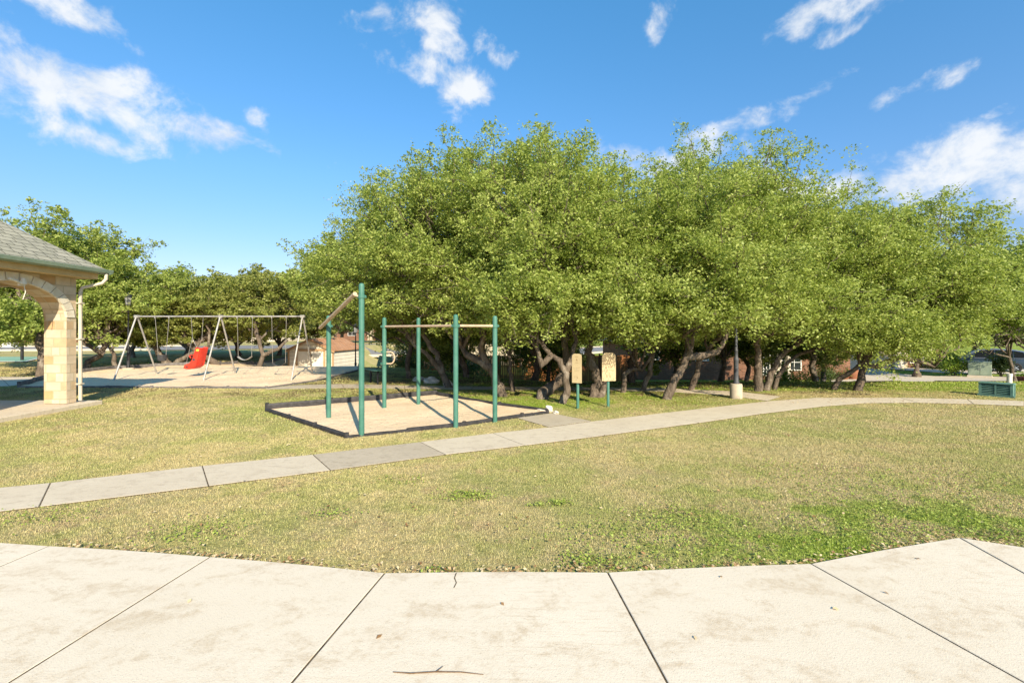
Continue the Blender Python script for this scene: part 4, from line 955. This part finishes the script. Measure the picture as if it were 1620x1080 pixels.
    me = leafmesh('crown', np.concatenate(P_), L, W, rg, mname); o = bpy.data.objects.new('crown', me); C.objects.link(o); o.parent = root
    return root
OAK = 'oak_tree'
def CR(px, d, top, low, rx, ry, dt=28, dl=-6): # crown from top and bottom rows
    z1 = EYE - (top + dt - HY) * d / F; z0 = EYE - (low + dl - HY) * d / F; return (X(px, d), d, (z0 + z1) / 2, rx, ry, (z1 - z0) / 2)
tree(OAK, 'leaning oak with pale forked trunk right behind the exercise bars', [[(795,628,11.7),(787,605,11.7),(774,578,11.7),(763,550,11.8),(763,522,12)], [(776,582,11.7),(752,568,11.8),(735,558,12),(728,540,12.2)]], CR(705, 12.4, 226, 520, 2.0, 2.1), 11, r0=.15, nl=20, skirt=[(725,505,11),(690,480,11.3),(745,470,10.6),(765,500,11)], sprout=7)
tree(OAK, 'slim straight oak between the right exercise bar post and the V shaped branch', [[(812,624,12.6),(808,595,12.6),(806,565,12.7),(800,535,12.8)]], CR(790, 13.6, 235, 500, 1.9, 2.0), 12, r0=.085, nl=12, skirt=[(790,512,13),(770,500,12.6)])
tree(OAK, 'crooked oak left of the narrow sign with a V shaped low branch', [[(890,638,10.6),(897,615,10.6),(894,592,10.6),(884,570,10.6),(872,562,10.7),(858,545,10.9)], [(894,592,10.6),(906,562,10.8),(912,540,11),(905,512,11.2)], [(872,562,10.65),(856,578,10.5),(852,560,10.5),(849,545,10.6)]], CR(850, 11.3, 212, 525, 2.1, 2.0), 13, r0=.10, nl=20, skirt=[(805,495,10),(840,505,9.8),(860,470,9.5),(820,470,9.6)], sprout=8)
tree(OAK, 'thick dark oak leaning low behind the crooked oak', [[(858,632,11.3),(872,612,11.5),(888,603,11.7),(896,575,12),(893,540,12.2)]], CR(905, 13.2, 235, 510, 1.9, 1.8), 14, r0=.17, nl=12, skirt=[(905,500,12.4),(930,515,12.8)])
tree(OAK, 'stout mottled oak between the two signs', [[(940,628,11.6),(944,605,11.6),(938,580,11.6),(931,555,11.6),(935,528,11.7)], [(948,630,11.5),(958,608,11.7),(965,580,12)]], CR(985, 12.0, 305, 530, 1.8, 1.9), 15, r0=.15, nl=17, skirt=[(950,495,10.4),(985,512,10.5),(1020,505,10.4),(1000,470,10),(940,460,10.2)])
tree(OAK, 'short stemmed oak just right of the stained sign', [[(986,621,12.4),(988,592,12.4),(1000,583,12.5),(1016,584,12.6),(1030,560,12.8)]], CR(1045, 12.7, 335, 515, 1.7, 1.8), 16, r0=.085, nl=12, skirt=[(1050,505,11.8),(1070,490,11.6),(1085,515,12)])
tree(OAK, 'black stemmed oak standing before the end of the wooden fence', [[(1000,606,15.5),(998,580,15.5),(1003,560,15.5),(997,530,15.6)]], CR(965, 16.0, 330, 505, 2.4, 2.0), 17, r0=.15, nl=13, L=.1, W=.055)
tree(OAK, 'slender oak in front of the small brick house window', [[(1018,620,12.8),(1026,592,12.8),(1032,565,12.8),(1036,538,12.9)]], CR(1090, 14.2, 222, 470, 1.3, 1.8), 18, r0=.09, nl=11, skirt=[(1060,520,13.6),(1100,500,13.6)], sprout=7)
tree(OAK, 'dark oak leaning right whose long limb arches over the lamp post', [[(1055,632,11.2),(1064,606,11.2),(1076,585,11.2),(1087,562,11.2),(1090,535,11.4)], [(1086,564,11.2),(1110,563,11.2),(1134,557,11.3),(1144,540,11.4),(1151,522,11.5),(1170,500,11.8)]], CR(1115, 11.3, 285, 500, 1.6, 1.7), 19, r0=.13, nl=18, skirt=[(1100,480,10.4),(1120,495,10.3),(1075,470,10.2),(1150,470,10),(1165,490,10.2)], sprout=7)
tree(OAK, 'pale bare stemmed oak just left of the lamp post', [[(1092,619,12.9),(1102,592,12.9),(1108,567,12.9),(1122,549,12.9),(1138,536,13)]], CR(1160, 14.3, 300, 480, 1.5, 1.9), 20, r0=.10, nl=13, skirt=[(1110,505,13.4)], sprout=6)
tree(OAK, 'upright oak right of the lamp post', [[(1199,620,12.7),(1199,592,12.7),(1201,567,12.7),(1197,540,12.7),(1196,512,12.8)]], CR(1195, 12.6, 240, 525, 1.4, 1.7), 21, r0=.13, nl=17, skirt=[(1200,485,11.2),(1180,505,11.5),(1225,500,11.2),(1240,470,11)], sprout=5)
tree(OAK, 'oak with twin sweeping stems leaning right before the tall white window', [[(1212,621,12.8),(1220,592,12.8),(1232,568,12.8),(1250,551,12.9),(1275,538,13),(1300,528,13.1)], [(1225,619,13),(1232,592,13),(1246,574,13),(1264,560,13.1),(1290,552,13.2),(1312,552,13.2)]], CR(1310, 13.4, 290, 535, 1.6, 1.8), 22, r0=.10, nl=18, skirt=[(1270,505,11.8),(1300,515,12),(1330,525,12),(1290,485,11.5)])
tree(OAK, 'short dark oak with one stem leaning against its pale neighbour', [[(1319,620,12.9),(1327,600,12.9),(1345,589,12.8),(1368,573,12.8),(1382,555,12.8)]], CR(1370, 13.6, 360, 545, 1.6, 1.8), 23, r0=.085, nl=14, skirt=[(1350,530,12.3),(1375,525,12.2),(1400,540,12.5)])
tree(OAK, 'pale oak with a snaking horizontal branch by the driveway', [[(1356,620,12.8),(1364,592,12.8),(1371,562,12.8),(1378,532,12.9)], [(1368,578,12.8),(1392,578,12.7),(1424,565,12.7),(1452,570,12.7),(1478,580,12.7)]], CR(1455, 13.4, 305, 545, 1.5, 1.9), 24, r0=.12, nl=19, skirt=[(1420,535,11.8),(1450,535,11.8),(1480,530,12),(1400,510,11.6)], sprout=9)
tree(OAK, 'broad oak at the right end of the row above the green utility cover', [[(1604,598,19),(1598,575,19),(1592,545,19)]], CR(1560, 16.0, 395, 525, 2.0, 2.0, 28, 0), 25, r0=.09, nl=19, skirt=[(1500,525,14.5)], L=.095, W=.05)
tree(OAK, 'far oak standing between driveway and garage house', [[(1450,588,30),(1450,565,30),(1448,540,30)]], CR(1450, 30, 430, 545, 3.4, 3), 26, r0=.17, nl=12, L=.14, W=.08, k=160, lobe_r=1.4)
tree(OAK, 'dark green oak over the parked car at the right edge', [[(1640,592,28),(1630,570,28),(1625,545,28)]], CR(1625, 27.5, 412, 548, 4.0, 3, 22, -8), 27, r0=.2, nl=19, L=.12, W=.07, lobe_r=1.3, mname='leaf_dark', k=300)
# left of centre
tree(OAK, 'oak with crown spreading left above the tall exercise post', [[(712,618,13.4),(700,590,13.4),(690,560,13.5),(670,530,13.6)], [(700,590,13.4),(680,565,13.2),(655,545,13.2)]], CR(620, 13.6, 312, 500, 1.8, 2.1), 28, r0=.13, nl=18, skirt=[(600,480,12.6),(640,490,12.6),(665,505,13)])
tree(OAK, 'oak with thin dark stems behind the bench', [[(648,606,16),(645,580,16),(650,550,16),(640,520,16)]], CR(570, 17.5, 380, 505, 2.0, 2.2), 29, r0=.12, nl=15, skirt=[(580,490,16.2),(600,505,16)], L=.1, W=.055)
tree(OAK, 'low oak whose crown reaches over the shed roof', [[(545,592,33),(540,565,33),(530,530,33)]], CR(500, 33, 402, 530, 3.6, 2.5), 30, r0=.16, nl=15, L=.12, W=.065, lobe_r=1.15)
tree(OAK, 'shaded oak leaning left in the thicket behind the bars', [[(740,606,16.5),(735,580,16.5),(722,552,16.5),(725,520,16.6)]], CR(690, 17.5, 330, 535, 3.2, 2), 31, r0=.15, nl=16, skirt=[(650,525,16.5),(690,528,16.5),(730,525,16.5),(620,525,17),(760,520,17)], L=.1, W=.055)
tree(OAK, 'shaded oak in the thicket in front of the tan house', [[(845,603,17.5),(850,575,17.5),(838,545,17.5),(845,520,17.5)]], CR(850, 18.5, 320, 535, 3.2, 2), 32, r0=.15, nl=16, skirt=[(800,522,17),(840,528,17),(880,525,17),(920,525,17),(960,522,17)], L=.1, W=.055)
tree(OAK, 'second row oak behind the lamp post', [[(1140,604,18.5),(1145,580,18.5),(1140,545,18.5)]], CR(1150, 18.5, 400, 520, 3.4, 2.2), 33, r0=.15, nl=15, skirt=[(1080,525,17),(1130,520,17),(1180,522,17)], L=.1, W=.055)
tree(OAK, 'second row oak before the brick porch', [[(1290,603,18.5),(1285,580,18.5),(1290,545,18.5)]], CR(1330, 18.8, 385, 520, 3.2, 2.2), 34, r0=.15, nl=15, skirt=[(1260,520,17.5),(1310,528,17.5),(1360,530,17.5)], L=.1, W=.055)
# third row of oaks, added to shade the fence and the brick house
for i, (px, lab) in enumerate([(715, 'added oak shading the left half of the fence'), (865, 'added oak shading the right half of the fence'), (1065, 'added oak shading the left windows of the brick house'), (1180, 'added oak shading the brick house wall behind the lamp post'), (1300, 'added oak shading the right end of the brick house')]):
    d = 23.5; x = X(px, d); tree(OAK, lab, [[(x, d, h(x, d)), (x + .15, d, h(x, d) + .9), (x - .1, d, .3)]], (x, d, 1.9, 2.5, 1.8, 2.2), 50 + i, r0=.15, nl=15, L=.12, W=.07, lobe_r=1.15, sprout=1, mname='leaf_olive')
# left group
tree(OAK, 'large oak behind the pavilion with a single dark trunk seen in the arch', [[(66,598,16.6),(71,572,16.6),(62,545,16.7),(64,515,16.8)]], CR(40, 19, 338, 512, 3.3, 3), 41, skirt=[(10,500,16),(50,505,16.5),(95,515,17.5),(0,520,15.5),(30,525,18)], r0=.2, nl=24, L=.11, W=.06, lobe_r=1.15, sprout=0)
tree(OAK, 'tall wide oak just right of the pavilion roof with many twisting stems', [[(136,588,19.5),(140,572,19.5),(158,562,19.5),(166,548,19.5),(158,530,19.5)], [(165,560,19.5),(150,552,19.3),(128,540,19.3)], [(182,578,19.8),(180,560,19.8),(172,545,19.8)]], CR(172, 20.5, 372, 535, 2.7, 2.5), 42, r0=.15, nl=22, L=.11, W=.06, lobe_r=1.1, sprout=0)
tree(OAK, 'oak with thick leaning trunk behind the left swing legs', [[(270,580,22),(256,565,22),(246,548,22),(243,525,22)], [(275,578,22),(300,562,22),(330,548,22)]], CR(262, 23, 436, 552, 3.0, 2.5), 43, r0=.22, nl=17, L=.12, W=.065, mname='leaf_olive', sprout=1)
tree(OAK, 'oak leaning left behind the red swing', [[(345,580,22.5),(325,562,22.5),(302,548,22.5),(290,528,22.5)]], CR(330, 24, 428, 550, 3.0, 2.5), 44, r0=.18, nl=17, L=.12, W=.065, mname='leaf_olive', sprout=2)
tree(OAK, 'pale trunked oak behind the two belt swings', [[(411,578,22.3),(416,560,22.3),(410,538,22.3),(402,512,22.3)], [(416,562,22.3),(440,552,22.3),(455,538,22.3)]], CR(408, 23.5, 418, 535, 2.8, 2.4), 45, r0=.14, nl=16, L=.12, W=.065, mname='leaf_olive', sprout=3)
tree(OAK, 'background oak between swings and road', [[(372,575,27),(378,560,27),(372,540,27)]], CR(372, 28, 438, 545, 3.4, 2.5), 46, r0=.2, nl=14, L=.14, W=.08, lobe_r=1.3, mname='leaf_olive', sprout=1)
tree(OAK, 'background oak left of the shed', [[(440,572,31),(444,555,31),(440,535,31)]], CR(455, 31, 440, 530, 3.8, 2.5), 47, r0=.2, nl=14, L=.15, W=.09, lobe_r=1.4, mname='leaf_olive', sprout=1)
tree(OAK, 'background oak between the pavilion downspout and the swing frame', [[(212,571,28),(208,560,28),(212,540,28)]], CR(212, 29, 425, 545, 3.6, 2.5), 48, r0=.2, nl=15, L=.14, W=.08, lobe_r=1.3, mname='leaf_olive', sprout=1)
tree(OAK, 'background oak seen above the red swing', [[(292,571,29),(297,560,29),(292,540,29)]], CR(292, 30, 430, 545, 3.8, 2.5), 49, r0=.2, nl=15, L=.14, W=.08, lobe_r=1.3, mname='leaf_olive', sprout=1)
# distant masses
for i, (px, d, top, low, rx, lab) in enumerate([(-20, 60, 445, 528, 7, 'distant tree behind the brick house across the road'), (110, 66, 450, 528, 7, 'distant tree across the road behind the pavilion corner'), (215, 70, 455, 526, 7, 'distant tree across the road left of the swings'), (320, 75, 460, 528, 8, 'distant tree across the road behind the swings'), (430, 78, 465, 528, 8, 'distant tree across the road left of the shed roof'), (540, 60, 455, 530, 6, 'distant tree just right of the shed roof'), (690, 58, 455, 535, 7, 'distant tree behind the left end of the tan house'), (860, 58, 455, 535, 7, 'distant tree behind the right end of the tan house'), (1370, 62, 455, 535, 9, 'distant tree between brick house and garage house'), (1540, 60, 450, 545, 9, 'distant tree behind the parked car'), (1700, 52, 440, 550, 9, 'distant tree beyond the right edge of the driveway')]):
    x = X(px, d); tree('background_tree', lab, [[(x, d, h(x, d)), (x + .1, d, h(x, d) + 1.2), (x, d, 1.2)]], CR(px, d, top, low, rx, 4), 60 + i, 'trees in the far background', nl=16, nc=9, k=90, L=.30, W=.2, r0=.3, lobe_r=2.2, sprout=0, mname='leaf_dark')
# tree behind the camera whose shade falls on the near pavement
tree(OAK, 'oak behind the viewpoint shading the right corner of the pavement', [[(8.4, -7.8, 0), (8.3, -7.7, 1.2), (8.2, -7.6, 2.6)]], (8.05, -7.45, 4.2, 1.5, 1.3, 1.2), 90, nl=12, sprout=0)
# shrubs
def shrub(name, label, x, y, r_, hh, seed, mname, k=1500, L=.09, W=.05, group=None, cat='shrub'):
    rg = np.random.default_rng(seed); z = h(x, y); root = thing(name, label, cat, (x, y, z), 0, group)
    mb = MB()
    tips = []
    for i in range(14):
        e = np.array([rg.normal() * r_ * .5, rg.normal() * r_ * .4, hh * rg.uniform(.45, .95)]); mb.tube(wiggle((0, 0, -.05), e, rg, .08, 4), [.02, .015, .012, .009, .005], 5, False); tips.append(e)
    mb.build('stems', 'bark', root, uv=False, norm=False)
    tips = np.array(tips); idx = rg.integers(0, 14, k); p = tips[idx] * rg.uniform(.55, 1.05, (k, 1)) + rg.normal(size=(k, 3)) * r_ * .24; p[:, 2] = np.abs(p[:, 2])
    o = bpy.data.objects.new('foliage', leafmesh('foliage', p, L, W, rg, mname)); C.objects.link(o); o.parent = root
shrub('shrub', 'bright yellow-green bush at the front wheel of the car', X(1512, 30), 30.2, .75, 1.5, 1, 'leaf_bright', 3500, .12, .07, 'garden shrubs')
shrub('shrub', 'dark bush hiding the rear door of the car', X(1592, 29.5), 29.8, .6, 1.6, 2, 'leaf_dark', 2500, .12, .07, 'garden shrubs')
shrub('shrub', 'small bush at the right end of the brick house wall', X(1316, 30), 30.2, .7, .9, 3, 'leaf_dark', 1500, .1, .06, 'garden shrubs')
shrub('shrub', 'low spreading bush under the porch columns of the brick house', X(1240, 24), 24, 1.3, .6, 4, 'leaf_bright', 3000, .10, .06, 'garden shrubs')
shrub('shrub', 'low dark bush at the foot of the garage house window', X(1488, 35.5), 35.5, 1.4, 1.1, 5, 'leaf_dark', 3000, .12, .07, 'garden shrubs')
shrub('shrub', 'bushy understorey plant at the foot of the fence behind the crooked oak', X(880, 25), 25, 1.5, 2.6, 6, 'leaf_dark', 4500, .12, .07, 'garden shrubs')
shrub('shrub', 'dark thicket under the oaks left of the fence end post', X(655, 26), 26, 1.9, 2.4, 7, 'leaf_dark', 5000, .12, .07, 'garden shrubs')
shrub('shrub', 'dark leafy thicket in front of the left half of the fence', X(735, 27), 27, 1.6, 2.2, 8, 'leaf_dark', 4500, .12, .07, 'garden shrubs')
for i, (px, lab) in enumerate([(1336, 'terracotta pot at the corner of the brick house'), (1349, 'larger terracotta pot before the pale stone pier')]):
    x = X(px, 30.2); p_ = thing('flower_pot', lab, 'flower pot', (x, 30.2, h(x, 30.2)), 0, 'terracotta pots'); s_ = 1 + .25 * i
    mb = MB(); mb._lathe([(.16 * s_, 0), (.27 * s_, .25 * s_), (.28 * s_, .42 * s_), (.24 * s_, .50 * s_), (.27 * s_, .54 * s_), (.23 * s_, .54 * s_), (.20 * s_, .46 * s_)], (0, 0, 0), 18); mb.build('pot', 'terracotta', p_, True)
x, y = G(1632, 603); pb = thing('planter_box', 'dark red planter box at the right edge by the driveway', 'planter', (x, y, h(x, y)))
mb = MB(); mb.box((0, 0, .13), (1.3, .5, .26)); mb.build('box', 'planter_red', pb, bevel=.02)
rg = np.random.default_rng(8); p = np.stack([rg.uniform(-.6, .6, 500), rg.uniform(-.2, .2, 500), .28 + np.abs(rg.normal(size=500)) * .1], 1); o = bpy.data.objects.new('plants', leafmesh('plants', p, .09, .05, rg, 'leaf_bright')); C.objects.link(o); o.parent = pb

# ---------------------------------------------------------------- grass blades, litter
rg = np.random.default_rng(77)
polys = [plaza_poly, path_poly, spur_poly, back_poly, left_poly, bars_poly, swing_poly, [(px0 - .31, py0 - .31), (PXo + .31, py0 - .31), (PXo + .31, PY1 + .31), (px0 - .31, PY1 + .31)]]
def scatter(n_, y0, y1, pw=1.0):
    y = y0 + (y1 - y0) * rg.random(n_) ** pw; half = 1.19 * y + .3; x = rg.uniform(-1, 1, n_) * half
    keep = rg.random(n_) < half / half.max()
    x, y = x[keep], y[keep]
    ok = np.ones(len(x), bool)
    for p in polys: ok &= ~inpoly(p, x, y)
    patch = np.sin(x * 1.7 + 2 * np.sin(y * 1.1)) * np.sin(y * 2.3 + 1.5 * np.sin(x * .9))
    thin = .6 * sm(11.0, 12.0, y) * sm(22, 17, y) * sm(-7, -5, x) * sm(11, 6, x) * (patch > -.2)
    thin = np.maximum(thin, .45 * sm(.35, .8, patch)); ok &= rg.random(len(x)) > thin
    return x[ok], y[ok]
def blades(x, y, hh, wd):
    n_ = len(x); z = H(x, y); an = rg.uniform(0, 6.283, n_); lean = rg.uniform(.2, 1.15, n_); hg = hh * rg.uniform(.5, 1.3, n_); w_ = wd * rg.uniform(.6, 1.3, n_)
    dx, dy = np.cos(an), np.sin(an); lx, ly = np.cos(an + rg.uniform(1, 2, n_)), np.sin(an + rg.uniform(1, 2, n_))
    a = np.stack([x - dx * w_ / 2, y - dy * w_ / 2, z - .003], 1); b_ = np.stack([x + dx * w_ / 2, y + dy * w_ / 2, z - .003], 1)
    t_ = np.stack([x + lx * hg * np.sin(lean), y + ly * hg * np.sin(lean), z + hg * np.cos(lean)], 1)
    return np.stack([a, b_, t_], 1).reshape(-1, 3)
B_ = []
x, y = scatter(1150000, 2.9, 8.6, .8); q = rg.random(len(x)) > sm(5.8, 8.6, y); x, y = x[q], y[q]; B_.append(blades(x, y, .019, .0052))
x, y = scatter(620000, 5.6, 15, .9); q = rg.random(len(x)) < sm(5.6, 8.2, y) * sm(15, 13, y); x, y = x[q], y[q]; B_.append(blades(x, y, .024, .009))
x, y = scatter(170000, 12.8, 27, .9); B_.append(blades(x, y, .04, .022))
Vb = np.concatenate(B_).astype(np.float32); n3 = len(Vb) // 3
me = bpy.data.meshes.new('grass'); me.vertices.add(len(Vb)); me.vertices.foreach_set('co', Vb.ravel()); me.loops.add(len(Vb)); me.loops.foreach_set('vertex_index', np.arange(len(Vb), dtype=np.int32))
me.polygons.add(n3); me.polygons.foreach_set('loop_start', np.arange(0, len(Vb), 3, dtype=np.int32)); me.update(calc_edges=True)
at_ = me.attributes.new('rnd', 'FLOAT', 'FACE'); at_.data.foreach_set('value', rg.random(n3).astype(np.float32)); me.materials.append(M['grass_blade'])
o = bpy.data.objects.new('grass', me); C.objects.link(o); tag(o, 'short patchy straw and green mown grass of the lawn', 'grass', kind='stuff')
# weeds: clover-like tufts in the near lawn
def weeds(cx_, cy2, r_, n_, s_=.018):
    n_ = int(n_ * .6); x = cx_ + rg.normal(size=n_) * r_; y = cy2 + rg.normal(size=n_) * r_ * .6; ok = np.ones(n_, bool)
    for p in polys: ok &= ~inpoly(p, x, y)
    return np.stack([x[ok], y[ok], rg.uniform(.008, .04, ok.sum()) + H(x[ok], y[ok])], 1)
Wd = []
for (px, py, r_, n_) in [(740, 786, .14, 900), (885, 797, .06, 250), (850, 800, .05, 120), (1390, 790, .75, 2300), (1150, 880, .5, 1500), (1000, 850, .4, 1100), (930, 890, .12, 500), (690, 905, .06, 120), (1450, 840, .5, 1700), (1550, 820, .6, 1500), (1290, 850, .45, 1400), (1240, 745, .4, 900), (1500, 760, .6, 1300), (300, 845, .25, 700), (60, 820, .2, 500), (520, 815, .12, 250), (1590, 850, .2, 800), (1080, 820, .3, 900), (640, 760, .15, 200), (1050, 640, .8, 2500), (950, 648, .6, 2000), (1100, 638, .6, 1500)]:
    x, y = G(px, py); k = max(1, y / 4.5); Wd.append(weeds(x, y, r_ * (1 if k < 1.8 else .7), n_))
Wd = np.concatenate(Wd); o = bpy.data.objects.new('weeds', leafmesh('weeds', Wd, .021, .015, rg, 'weed_leaf', up=1.2)); C.objects.link(o); tag(o, 'low leafy weeds in bright green patches across the lawn', 'weeds', kind='stuff')
# fallen leaves
def flat_leaves(x, y, z): return np.stack([x, y, z], 1)
L_ = []
x, y = scatter(5200, 3, 12.5, 1.0); L_.append(flat_leaves(x, y, H(x, y) + .022))
x = rg.uniform(-6, 12, 9000); y = rg.uniform(10.3, 16, 9000); ok = np.ones(9000, bool)
for p in polys[:1] + polys[5:7]: ok &= ~inpoly(p, x, y)
x, y = x[ok], y[ok]; L_.append(flat_leaves(x, y, H(x, y) + .045))
ex = []                  # drifted along the plaza edge
for i in range(1, 7):
    (xa, ya), (xb, yb) = edge[i], edge[i + 1] if i < 7 else edge[i]
    t_ = rg.random(110); ex.append(np.stack([xa + (xb - xa) * t_, ya + (yb - ya) * t_ + np.abs(rg.normal(size=110)) * .05 + .01, np.full(110, .03)], 1))
L_ += ex
pxs = [(795, 965), (1402, 947), (1322, 973), (1452, 892), (600, 1018), (1141, 921), (870, 862), (300, 960), (1100, 1020)]
L_.append(np.array([[*G(*p), .041] for p in pxs]))
Lf = np.concatenate(L_); o = bpy.data.objects.new('fallen_leaves', leafmesh('fallen_leaves', Lf, .034, .019, rg, 'dead_leaf', up=4)); C.objects.link(o); tag(o, 'scattered small dry brown oak leaves on the grass', 'fallen leaves', kind='stuff')
